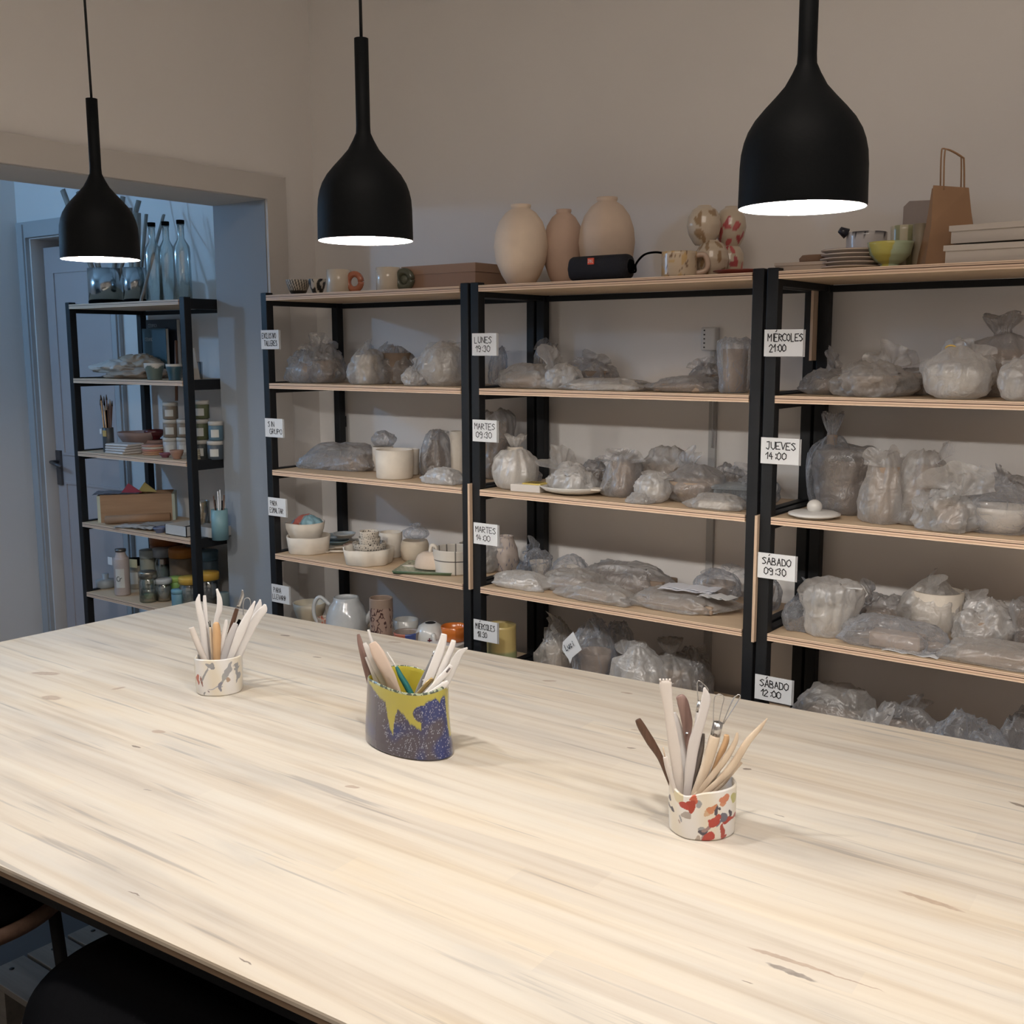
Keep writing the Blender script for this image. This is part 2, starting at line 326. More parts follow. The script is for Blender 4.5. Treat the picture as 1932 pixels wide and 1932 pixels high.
t = thing('window_latch', 'small black metal hook latch fixed low on the back wall', 'hook', (float(onY(652, 795, YB)[0]), YB, float(onY(652, 795, YB)[2])))
box('hook_plate', (-.006, .004, -.014, 0, -.02, .02), BLACK, t); box('hook_arm', (-.02, .002, -.02, -.008, .014, .022), BLACK, t)
# ------------------------------------------------------------------ shelving
PW = .03
def shelf_unit(x0, x1, label, seed, top_cap=True):
    t = thing('shelving_unit', label, 'shelving', (x0, 0, 0), 0, 'black metal shelving units')
    W = x1-x0; r = random.Random(seed)
    for (a, b) in ((0, 0), (W-PW, 0), (0, .33), (W-PW, .33)):
        o = box('post', (0, PW, 0, PW, 0, 1.778), BLACK, t, (a, b, 0), bevel=.0025)
    for z in LEVELS:
        for a in (0, W-PW): box('side_rail', (.002, PW-.002, PW, .33, -.034, .004), BLACK, t, (a, 0, z), bevel=.0015)
        box('back_rail', (PW, W-PW, .34, .358, -.036, -.019), BLACK, t, (0, 0, z))
        o = box('board', (PW+.001, W-PW-.001, -.002, .338, -.018, 0), PLY, t, (r.uniform(-.0005, .0005), 0, z))
    return t
U = [(0, .915), (.924, 1.839), (1.8465, 2.7615)]
shelf_unit(*U[0], 'black metal shelving unit with plywood boards, leftmost on the back wall', 1)
shelf_unit(*U[1], 'black metal shelving unit with plywood boards, middle of the three on the back wall', 2)
shelf_unit(*U[2], 'black metal shelving unit with plywood boards, cut off by the right edge of the photo', 3)
shelf_unit(-1.2, -.42, 'narrower black shelving unit standing in the bluish other room', 4)
for (x, y0, y1, z0, z1, lab) in [(.9158, -.012, .05, .865, 1.188, 'thin plywood strip between the front posts of the left and middle shelving'), (1.8388, -.012, .05, .850, 1.174, 'thin plywood strip between the front posts of the middle and right shelving'),
                        (1.8388, .30, .34, 1.553, 1.76, 'thin plywood strip high between the rear shelving posts')]:
    o = mesh('plywood_strip', boxv(-.0036, .0036, 0, y1-y0, 0, z1-z0), BF, wood('strip_ply', (.45, .3, .2), (.75, .58, .42), 2, 9), None, (x+.0040, y0, z0)); tag(o, lab, 'wood strip', 'plywood spacer strips')
# signs
SIGNS = [(490.4, 623, 'EXCLUSIVO', 'TALLERES', .006, .016, .8), (498, 789, 'SIN', 'GRUPO', .016, .024, 1), (504, 938, 'PARA', 'ESMALTAR', .012, .008, .85), (510.5, 1101.5, 'PARA', 'LLEVAR♡', .012, .006, .95),
         (889, 629, 'LUNES', '19:30', .010, .014, 1), (890, 791.5, 'MARTES', '09:30', .008, .014, 1), (892, 985.6, 'MARTES', '14:00', .008, .010, 1), (892, 1168, 'MIéRCOLES', '18:30', .008, .016, .85),
         (1441.4, 622, 'MIéRCOLES', '21:00', .010, .014, 1), (1435, 825, 'JUEVES', '14:00', .014, .014, 1), (1429, 1042, 'SáBADO', '09:30', .012, .018, 1), (1423.7, 1272, 'SáBADO', '12:00', .014, .018, 1)]
for k, (u, v, a, b, ax, bx, sp) in enumerate(SIGNS):
    p = onY(u, v, -.012); W = .090 if k < 8 else .0985; Hh = .064
    txt = (a+' '+b).replace('é', 'e').replace('á', 'a').replace('♡', ' and a heart').lower()
    t = thing('shelf_sign', 'white sign reading %s, %s on the %s' % (txt, ['topmost', 'second', 'third', 'fourth'][k % 4], ['leftmost shelf post', 'front posts between left and middle shelving', 'front posts between middle and right shelving'][k//4]), 'sign', (p[0], -.006, p[2]-Hh), 0, 'handwritten shelf signs')
    box('card', (0, W, -.0025, 0, 0, Hh), PAPER, t)
    box('sleeve', (.003, W+.0035, .0015, .0035, -.001, Hh-.001), mat((.45, .45, .46), .3, name='sleeve_plastic'), t)
    letters('lettering', [(a, ax, .036), (b, bx, .011)], t, 0, 0, .0175, INK, -.0031, lw=(.0020 if k < 8 else .0024), seed=k, sp=sp*(.96 if len(a) > 6 or len(b) > 6 else 1.2))
# ------------------------------------------------------------------ table
TX, TY = 1.5, -.95
quad = [(-.046, -.286), (-.100, -1.752), (3.35, -1.58), (3.35, -.071)]
KN = [(60, 1269, 112, 1272, 9, 0), (80, 1314, 113, 1319, 12, 0), (211, 1301, 237, 1296, 5, 0), (287, 1379, 311, 1382, 9, 0), (249, 1406, 266, 1411, 4, 1), (651, 1483, 678, 1486, 9, 0), (732, 1211, 757, 1212, 4, 0), (1022, 1284, 1051, 1285, 4, 0),
      (1171, 1306, 1195, 1309, 4, 0), (1190, 1376, 1206, 1378, 3, 0), (1401, 1450, 1418, 1452, 7, 1), (1905, 1513, 1945, 1526, 7, 1), (1697, 1681, 1818, 1720, 13, 0), (1412, 1787, 1570, 1838, 13, 0), (1540, 1828, 1668, 1871, 5, 0), (1446, 1817, 1540, 1852, 14, 2),
      (242, 1681, 264, 1691, 3, 1), (452, 1807, 475, 1820, 3, 1), (528, 1198, 548, 1200, 3, 1), (1182, 1410, 1200, 1412, 3, 1), (1400, 1850, 1422, 1856, 3, 1), (590, 1239, 606, 1241, 2, 1), (1460, 1536, 1480, 1541, 3, 2), (270, 1489, 286, 1492, 2, 2)]
def table_mat():
    m, nt, bs = nm('whitewashed_pine'); L = nt.links
    tc = N(nt, 'ShaderNodeTexCoord')
    def noi(scale, stretch, det=6, dist=0):
        mp = N(nt, 'ShaderNodeMapping'); mp.inputs['Scale'].default_value = stretch; mp.inputs['Rotation'].default_value = (0, 0, -.055); L.new(tc.outputs['Object'], mp.inputs[0])
        n = N(nt, 'ShaderNodeTexNoise'); n.inputs['Scale'].default_value = scale; n.inputs['Detail'].default_value = det; n.inputs['Distortion'].default_value = dist; L.new(mp.outputs[0], n.inputs['Vector']); return n
    def ramp(src, stops):
        r = N(nt, 'ShaderNodeValToRGB'); e = r.color_ramp.elements
        e[0].position, e[0].color = stops[0][0], (*stops[0][1], 1); e[1].position, e[1].color = stops[-1][0], (*stops[-1][1], 1)
        for p, c in stops[1:-1]: q = e.new(p); q.color = (*c, 1)
        L.new(src, r.inputs[0]); return r
    a = noi(1, (1.3, 42, 1), 7, .2); r1 = ramp(a.outputs[0], [(.30, (.62, .535, .43)), (.5, (.72, .65, .55)), (.70, (.765, .705, .61))])
    b = noi(1, (1.6, 9, 1), 4, .4); r2 = ramp(b.outputs[0], [(.33, (.86, .87, .89)), (.47, (.98, .98, .98)), (.6, (1, .99, .975)), (.72, (1, .965, .90))])
    c = noi(1, (2.2, 60, 1), 3, .15); r3 = ramp(c.outputs[0], [(.30, (.72, .73, .76)), (.38, (1, 1, 1)), (.9, (1, 1, 1))])
    # staves 6 cm wide
    sx = N(nt, 'ShaderNodeSeparateXYZ'); mp = N(nt, 'ShaderNodeMapping'); mp.inputs['Rotation'].default_value = (0, 0, -.055); L.new(tc.outputs['Object'], mp.inputs[0]); L.new(mp.outputs[0], sx.inputs[0])
    dv = N(nt, 'ShaderNodeMath', operation='DIVIDE'); dv.inputs[1].default_value = .062; L.new(sx.outputs[1], dv.inputs[0])
    fl = N(nt, 'ShaderNodeMath', operation='FLOOR'); L.new(dv.outputs[0], fl.inputs[0])
    dx = N(nt, 'ShaderNodeMath', operation='MULTIPLY_ADD'); dx.inputs[1].default_value = 3.77; L.new(fl.outputs[0], dx.inputs[0])
    xs = N(nt, 'ShaderNodeMath', operation='DIVIDE'); xs.inputs[1].default_value = .55; L.new(sx.outputs[0], xs.inputs[0]); L.new(xs.outputs[0], dx.inputs[2])
    f2 = N(nt, 'ShaderNodeMath', operation='FLOOR'); L.new(dx.outputs[0], f2.inputs[0])
    cb = N(nt, 'ShaderNodeCombineXYZ'); L.new(fl.outputs[0], cb.inputs[0]); L.new(f2.outputs[0], cb.inputs[1])
    wn = N(nt, 'ShaderNodeTexWhiteNoise', noise_dimensions='2D'); L.new(cb.outputs[0], wn.inputs['Vector'])
    r4 = ramp(wn.outputs['Value'], [(0, (.93, .925, .93)), (.5, (.985, .985, .985)), (1, (1, .985, .96))])
    def mul(p, q):
        x = N(nt, 'ShaderNodeMix', data_type='RGBA', blend_type='MULTIPLY'); x.inputs['Factor'].default_value = 1; L.new(p, x.inputs['A']); L.new(q, x.inputs['B']); return x.outputs['Result']
    col = mul(mul(mul(r1.outputs[0], r2.outputs[0]), r3.outputs[0]), r4.outputs[0])
    dn = N(nt, 'ShaderNodeTexNoise'); dn.inputs['Scale'].default_value = 60; L.new(tc.outputs['Object'], dn.inputs['Vector'])
    sb = N(nt, 'ShaderNodeVectorMath', operation='SUBTRACT'); sb.inputs[1].default_value = (.5, .5, .5); L.new(dn.outputs[1], sb.inputs[0])
    scl = N(nt, 'ShaderNodeVectorMath', operation='SCALE'); scl.inputs['Scale'].default_value = .009; L.new(sb.outputs[0], scl.inputs[0])
    ad = N(nt, 'ShaderNodeVectorMath', operation='ADD'); L.new(tc.outputs['Object'], ad.inputs[0]); L.new(scl.outputs[0], ad.inputs[1])
    for (u0, v0, u1, v1, wpx, ty) in KN:
        p, q = onZ(u0, v0, .75), onZ(u1, v1, .75); c_ = (p+q)/2; ang = math.atan2(q[1]-p[1], q[0]-p[0]); Lh = np.linalg.norm(q-p)/2
        wm = np.linalg.norm((onZ((u0+u1)/2, (v0+v1)/2+wpx/2, .75)-onZ((u0+u1)/2, (v0+v1)/2-wpx/2, .75)))/2*.6
        mp = N(nt, 'ShaderNodeMapping', vector_type='TEXTURE'); mp.inputs['Location'].default_value = (c_[0]-TX, c_[1]-TY, 0); mp.inputs['Rotation'].default_value = (0, 0, ang); mp.inputs['Scale'].default_value = (Lh*1.05, wm, 100)
        L.new(ad.outputs[0], mp.inputs[0]); ln = N(nt, 'ShaderNodeVectorMath', operation='LENGTH'); L.new(mp.outputs[0], ln.inputs[0])
        mr = N(nt, 'ShaderNodeMapRange'); mr.inputs[1].default_value = 1.05; mr.inputs[2].default_value = .8; mr.inputs[3].default_value = 0; mr.inputs[4].default_value = (.62, .85, .9)[ty]; L.new(ln.outputs['Value'], mr.inputs[0])
        mx = N(nt, 'ShaderNodeMix', data_type='RGBA'); L.new(mr.outputs[0], mx.inputs['Factor']); L.new(col, mx.inputs['A'])
        kc = N(nt, 'ShaderNodeMix', data_type='RGBA'); L.new(dn.outputs[0], kc.inputs['Factor'])
        c0, c1 = [((.26, .17, .12), (.52, .37, .27)), ((.10, .075, .06), (.32, .25, .2)), ((.10, .085, .075), (.55, .48, .42))][ty]
        kc.inputs['A'].default_value = (*c0, 1); kc.inputs['B'].default_value = (*c1, 1); L.new(kc.outputs['Result'], mx.inputs['B']); col = mx.outputs['Result']
    L.new(col, bs.inputs['Base Color']); bs.inputs['Roughness'].default_value = .55; bs.inputs['Specular IOR Level'].default_value = .3
    bp = N(nt, 'ShaderNodeBump'); bp.inputs['Strength'].default_value = .12; bp.inputs['Distance'].default_value = .0015; L.new(c.outputs[0], bp.inputs['Height']); L.new(bp.outputs[0], bs.inputs['Normal'])
    return m
TB = thing('work_table', 'large black-framed work table with a whitewashed pine top, under the three pendants', 'table', (TX, TY, 0))
prism('tabletop', [(x-TX, y-TY) for x, y in quad], .7415, .75, table_mat(), TB, chamfer=.003)
prism('edge_board', [((x-TX)*.998, (y-TY)*.997) for x, y in quad], .7305, .7415, wood('edge_wood', (.24, .16, .10), (.36, .25, .165), 0, 5), TB)
APQ = [(x-TX, y-TY) for x, y in ((-.03, -.31), (-.078, -1.732), (3.32, -1.563), (3.32, -.097))]
for (a, b) in zip(APQ, APQ[1:]+APQ[:1]):
    d_ = Vector((b[0]-a[0], b[1]-a[1])).normalized()*.025; n_ = Vector((-d_.y, d_.x))
    prism('apron', [a, b, (b[0]+n_.x, b[1]+n_.y), (a[0]+n_.x, a[1]+n_.y)], .702, .7303, BLACK, TB)
for (x, y) in APQ: box('leg', (-.025, .025, -.025, .025, 0, .701), BLACK, TB, (x+(.03 if x < 0 else -.03), y+(.03 if y < 0 else -.03), 0))
# ------------------------------------------------------------------ pendants
PPROF = [(.0138, .384), (.0138, .22), (.0146, .207), (.021, .193), (.031, .175), (.045, .159), (.060, .143), (.0735, .127), (.083, .111), (.0885, .096), (.092, .08), (.0935, .06), (.094, .03), (.0945, .004), (.0938, 0)]
LIGHTM = mat((1, 1, 1), .5, name='bulb_glow'); _b = LIGHTM.node_tree.nodes['Principled BSDF']; _b.inputs['Emission Color'].default_value = (1, .965, .92, 1); _b.inputs['Emission Strength'].default_value = BULB
def pendant(p, label, lean=(0, 0)):
    t = thing('pendant_lamp', label, 'pendant lamp', p, 0, 'black pendant lamps over the table'); k = .158/.188
    q = lambda pr: [(a*k, b*k) for a, b in pr]
    lathe('shade', q(PPROF[::-1]+[(0, .385)]), SHADE, t, seg=72)
    lathe('shade_liner', q([(.0928, .0005), (.0920, .03), (.090, .078), (.081, .108), (.058, .14), (.030, .172), (.018, .185), (0, .187)]), LINER, t, seg=72)
    lathe('bulb', [(0, -.001)]+[(.021*math.sin(i*PI/12), .020-.021*math.cos(i*PI/12)) for i in range(1, 10)]+[(.011, .046), (0, .047)], LIGHTM, t, seg=32); lathe('socket', [(0, .047), (.013, .048), (.013, .148), (0, .149)], LINER, t, seg=24)
    tube('cord', [(0, 0, .380*k), (lean[0]*.5, lean[1]*.5, .9), (lean[0], lean[1], H-p[2]-.025)], .0026, BLACK, t)
    lathe('ceiling_cup', [(0, H-p[2]-.03), (.04, H-p[2]-.028), (.05, H-p[2]), (0, H-p[2])], BLACK, t, (lean[0], lean[1], 0), 24)
PY = -1.17
for (u, v, lab, ln) in [(190, 490, 'leftmost black pendant lamp in view, hanging in front of the doorway', (-.012, -.008)), (690, 455, 'middle black pendant lamp of the three in view over the table', (0, 0)), (1513, 393, 'nearest and largest-looking black pendant lamp, at right over the table', (0, 0))]: pendant(onY(u, v, PY), lab, ln)
# the row goes on beyond both sides of the frame (their light and shadows reach the table)
pendant(np.array([.16, PY, 1.765]), 'black pendant lamp at the doorway end of the row, outside the photo'); pendant(np.array([3.16, PY, 1.76]), 'black pendant lamp at the camera end of the row, outside the photo')
# ------------------------------------------------------------------ pallet and stools below the table
PALW = wood('grey_pallet_wood', (.20, .185, .165), (.32, .285, .24), 0, 5, .8)
PL = thing('pallet', 'weathered wooden pallet on the floor below the table', 'pallet', (.515, -1.6, 0))
for k in range(3):
    y = .46-k*.108
    o = box('plank', (0, 1.25, 0, .1, 0, .018), PALW, PL, (0, y, .102), bevel=.002)
    for xx in (.035, .6): lathe('nail', [(0, .0195), (.006, .019), (.006, .017)], mat((.03, .03, .03), .6, .5), o, (xx, .05, 0), 10)
for xx in (0, .56, 1.16): box('bearer', (0, .09, .245, .56, 0, .10), PALW, PL, (xx, 0, 0.001))
STW = wood('stool_rim_wood', (.12, .07, .05), (.22, .14, .10), 0, 5, .5)
def stool(x, y, z, r, label, rot):
    t = thing('stool', label, 'stool', (x, y, 0), rot, 'stools at the near side of the table')
    lathe('seat_rim', [(0, z-.024), (r, z-.024), (r+.002, z-.012), (r, z), (0, z)], STW, t, seg=64)
    lathe('cushion', [(0, z), (r-.012, z), (r-.004, z+.010), (r-.01, z+.03), (r-.05, z+.043), (0, z+.05)], BLACK2, t, seg=64)
    for k in range(4):
        a = PI/4+k*PI/2; c, s = math.cos(a), math.sin(a); r0, r1 = r*.82, r*1.02
        tube('leg', [(c*r0, s*r0, z-.024), (c*r1, s*r1, 0)], .016, BLACK, t, 4)
    tube('foot_ring', [(r*.93*math.cos(i*PI/12), r*.93*math.sin(i*PI/12), .22) for i in range(25)], .009, BLACK, t)
stool(1.055, -1.66, .62, .20, 'round stool with a wooden rim and black cushion, at the bottom left corner', .35)
stool(1.655, -1.60, .605, .235, 'wide round black stool tucked under the near table edge', .2)
# ------------------------------------------------------------------ plastic bags
def ridge(p): return 1-2*abs(noise.noise(p))
def bag_mesh(kind, W, D, Hh, seed, nu=64, nv=34):
    r = random.Random(seed); o = Vector((r.uniform(-50, 50), r.uniform(-50, 50), r.uniform(-50, 50)))
    if kind == 'tied': pr = [(0, 0), (.55, 0), (.8, .04), (.98, .2), (1, .38), (.9, .55), (.62, .68), (.2, .76), (.16, .80), (.36, .9), (.46, 1), (.2, .95), (0, .9)]; am, pl, rg = .06, .10, .05
    elif kind == 'pot': pr = [(0, 0), (.72, 0), (.80, .05), (.88, .3), (.95, .6), (1, .8), (.92, .93), (.6, 1), (.3, .95), (0, .93)]; am, pl, rg = .09, .05, .09
    elif kind == 'round': pr = [(0, 0), (.6, 0), (.82, .08), (1, .3), (1, .5), (.85, .72), (.5, .9), (.25, 1), (0, .98)]; am, pl, rg = .12, .05, .11
    elif kind == 'tall': pr = [(0, 0), (.8, 0), (.95, .04), (1, .2), (.9, .45), (.8, .65), (.66, .85), (.4, 1), (.15, .97), (0, .96)]; am, pl, rg = .16, .07, .13
    elif kind == 'flat': pr = [(0, 0), (.8, 0), (.95, .02), (1, .18), (.95, .42), (.85, .7), (.6, .95), (.3, 1), (0, .98)]; am, pl, rg = .14, .03, .12
    elif kind == 'cloth': pr = [(0, 0), (.85, 0), (.95, .03), (1, .15), (.97, .4), (.85, .6), (.6, .85), (.3, 1), (0, .98)]; am, pl, rg = .22, .05, .26
    else: pr = [(0, 0), (.7, 0), (.88, .04), (1, .2), (.95, .42), (.75, .68), (.45, .9), (.2, 1), (0, .95)]; am, pl, rg = .30, .06, .20
    # resample profile evenly
    seg = [0]
    for a, b in zip(pr, pr[1:]): seg.append(seg[-1]+math.hypot(a[0]-b[0], a[1]-b[1]))
    def prof(t):
        s = t*seg[-1]
        for k in range(len(pr)-1):
            if s <= seg[k+1]+1e-9:
                q = (s-seg[k])/(seg[k+1]-seg[k]+1e-9); return pr[k][0]+(pr[k+1][0]-pr[k][0])*q, pr[k][1]+(pr[k+1][1]-pr[k][1])*q
        return pr[-1]
    nfl = {'tied': 1, 'pot': 1, 'round': 2, 'tall': 2, 'flat': 6}.get(kind, 5)
    flaps = [(r.uniform(0, 2*PI), r.uniform(.25, .95) if kind != 'flat' else .3, r.uniform(.12, .38) if kind != 'pot' else .12, r.uniform(.12, .25)) for _ in range(nfl)]
    pk = r.choice([9, 11, 13]); vs, fs = [], []; e = .55 if kind == 'flat' else .9
    for j in range(nv+1):
        rr, zz = prof(j/nv)
        for i in range(nu):
            t = 2*PI*i/nu; c, s = math.cos(t), math.sin(t)
            q = (abs(c)**e)*(1 if c > 0 else -1), (abs(s)**e)*(1 if s > 0 else -1)
            p = Vector((c*rr, s*rr, zz*1.3))
            g = am*noise.noise(p*1.6+o)*1.6 + rg*ridge(p*2.6+o*1.3) + rg*.55*ridge(Vector((p.x*6, p.y*6, p.z*3.4))+o) + rg*.08*ridge(p*9+o)
            g += pl*math.sin(pk*t+3*noise.noise(p*1.2+o))*(.3+zz)*(1 if rr > .1 else 0)
            for (ft, fz, fa, fw) in flaps:
                dt = (t-ft+PI) % (2*PI)-PI; g += fa*math.exp(-(dt/fw)**2-((zz-fz)/.18)**2)
            z2 = zz+(.10*noise.noise(p*2.2+o*.7)+rg*.6*ridge(p*2.6-o)+rg*.15*ridge(p*6-o))*min(1, zz*2.2)*(1.3 if kind in ('loose', 'flat') else .7)
            k = max(0, rr*(1+g)); vs.append([q[0]*k, q[1]*k, max(z2, 0)])
        if rr < 1e-6: pass
    A = np.array(vs); A[:, 0] -= (A[:, 0].max()+A[:, 0].min())/2; A[:, 1] -= (A[:, 1].max()+A[:, 1].min())/2
    A[:, 0] *= W/np.ptp(A[:, 0]); A[:, 1] *= D/np.ptp(A[:, 1]); A[:, 2] *= Hh/A[:, 2].max()
    for j in range(nv):
        for i in range(nu):
            k = (i+1) % nu; fs.append((j*nu+i, j*nu+k, (j+1)*nu+k, (j+1)*nu+i))
    return A, fs
def place(u, y, D, z, v=None):
    """x, y of a thing whose centre shows at column u; y > 2 means the row where its front foot meets the shelf"""
    if y > 2:
        yf = float(onZ(u, y, z)[1]); y = min(max(yf, -.015)+D/2, .335-D/2)
    return xat(u, y, z), y
def bag(u, y, wpx, hpx, D, z, kind, seed, tone, inner, label, group=None, rz=None):
    x, y = place(u, y, D, z); mp = dep((x, y, z))/FPX; W, Hh = wpx*mp*(1.16 if kind in ('loose', 'round', 'flat') else 1.04), hpx*mp*(1.0 if kind == 'flat' else 1.05)
    D *= .92; y = min(max(y, D/2-.012), .326-D/2)
    for (b0, b1) in U:
        if b0-.02 < x < b1+.02:
            W = min(W, b1-b0-.07); x = min(max(x, b0+.032+W/2), b1-.032-W/2)
    A, fs = bag_mesh(kind, W, D, Hh, seed)
    # keep inside the bay and off the wall
    t = thing('wrapped_pot' if inner else 'plastic_bag', label, 'wrapped pottery' if inner else 'plastic bag', (x, y, z+.0006), 0, group)
    mesh('bag', A, fs, FILM[tone], t, (0, 0, 0), 0, True)
    rb = random.Random(seed*7+1)
    if kind in ('loose', 'round', 'tall') and rb.random() < .75:
        nu_, nv_ = 26, 9; ox, oy = rb.uniform(-.22, .22)*W, rb.uniform(-.2, .2)*D; az = rb.uniform(.6, 1.1); dr = rb.uniform(0, 2*PI); V_, F_ = [], []; sd_ = Vector((rb.uniform(0, 90), 3, 7)); L_ = min(W, .13)*rb.uniform(.45, .7); hz = Hh*.80
        for a_ in range(nv_+1):
            for b_ in range(nu_+1):
                f1, f2 = a_/nv_, b_/nu_*2-1; n_ = noise.noise(Vector((f2*3.2, f1*1.5, 0))+sd_); n2_ = noise.noise(Vector((f2*7, f1*3, 5))+sd_)
                rr_ = L_*f1*(1+.35*n_); an_ = f2*1.35; lx = rr_*math.sin(an_)*.9; lz = rr_*math.cos(an_)*az*.8; ly = L_*(.22*f1*n_*2+.10*f1*n2_+.12*f1*f1)+(1-f1)*.004
                V_.append((ox+lx*math.cos(dr)-ly*math.sin(dr), oy+lx*math.sin(dr)+ly*math.cos(dr), max(hz+lz-L_*.12, .004)))
        F_ = [(a_*(nu_+1)+b_, a_*(nu_+1)+b_+1, (a_+1)*(nu_+1)+b_+1, (a_+1)*(nu_+1)+b_) for a_ in range(nv_) for b_ in range(nu_)]
        mesh('bag_end', V_, F_, FILM[tone if tone != 2 else 0], t, (0, 0, 0), 0, True)
    if inner:
        k, cm, s = inner; m = {'w': CLAY_W, 'b': CLAY_B, 't': CLAY_T, 'y': mat((.5, .36, .13), .7)}[cm]; R = min(W, D)*.5*s
        if k == 'bowl': lathe('clay_pot', [(0, .002), (R*.5, .002), (R*.55, .01), (R*.9, Hh*.42), (R, Hh*.55), (R*.93, Hh*.55), (R*.82, Hh*.4), (R*.4, .02), (0, .016)], m, t, sx=W/D if W > D else 1)
        elif k == 'cyl': lathe('clay_pot', [(0, .002), (R*.92, .002), (R*.95, Hh*.3), (R, Hh*.78), (R*.9, Hh*.78), (R*.88, Hh*.1), (0, Hh*.08)], m, t)
        elif k == 'vase': lathe('clay_pot', [(0, .002), (R*.6, .002), (R, Hh*.3), (R*.8, Hh*.55), (R*.4, Hh*.68), (R*.45, Hh*.76), (R*.3, Hh*.76), (R*.3, Hh*.6), (0, Hh*.55)], m, t)
        elif k == 'slab': box('clay_slab', (-W*.36*s, W*.36*s, -D*.33*s, D*.33*s, .001, Hh*.5), m, t, bevel=.004)
    return t, W, Hh
Z1, Z2, Z3, Z4, Z5 = LEVELS[:5]
GA, GB, GC = 'plastic wrapped pottery on the left shelving', 'plastic wrapped pottery on the middle shelving', 'plastic wrapped pottery on the right shelving'
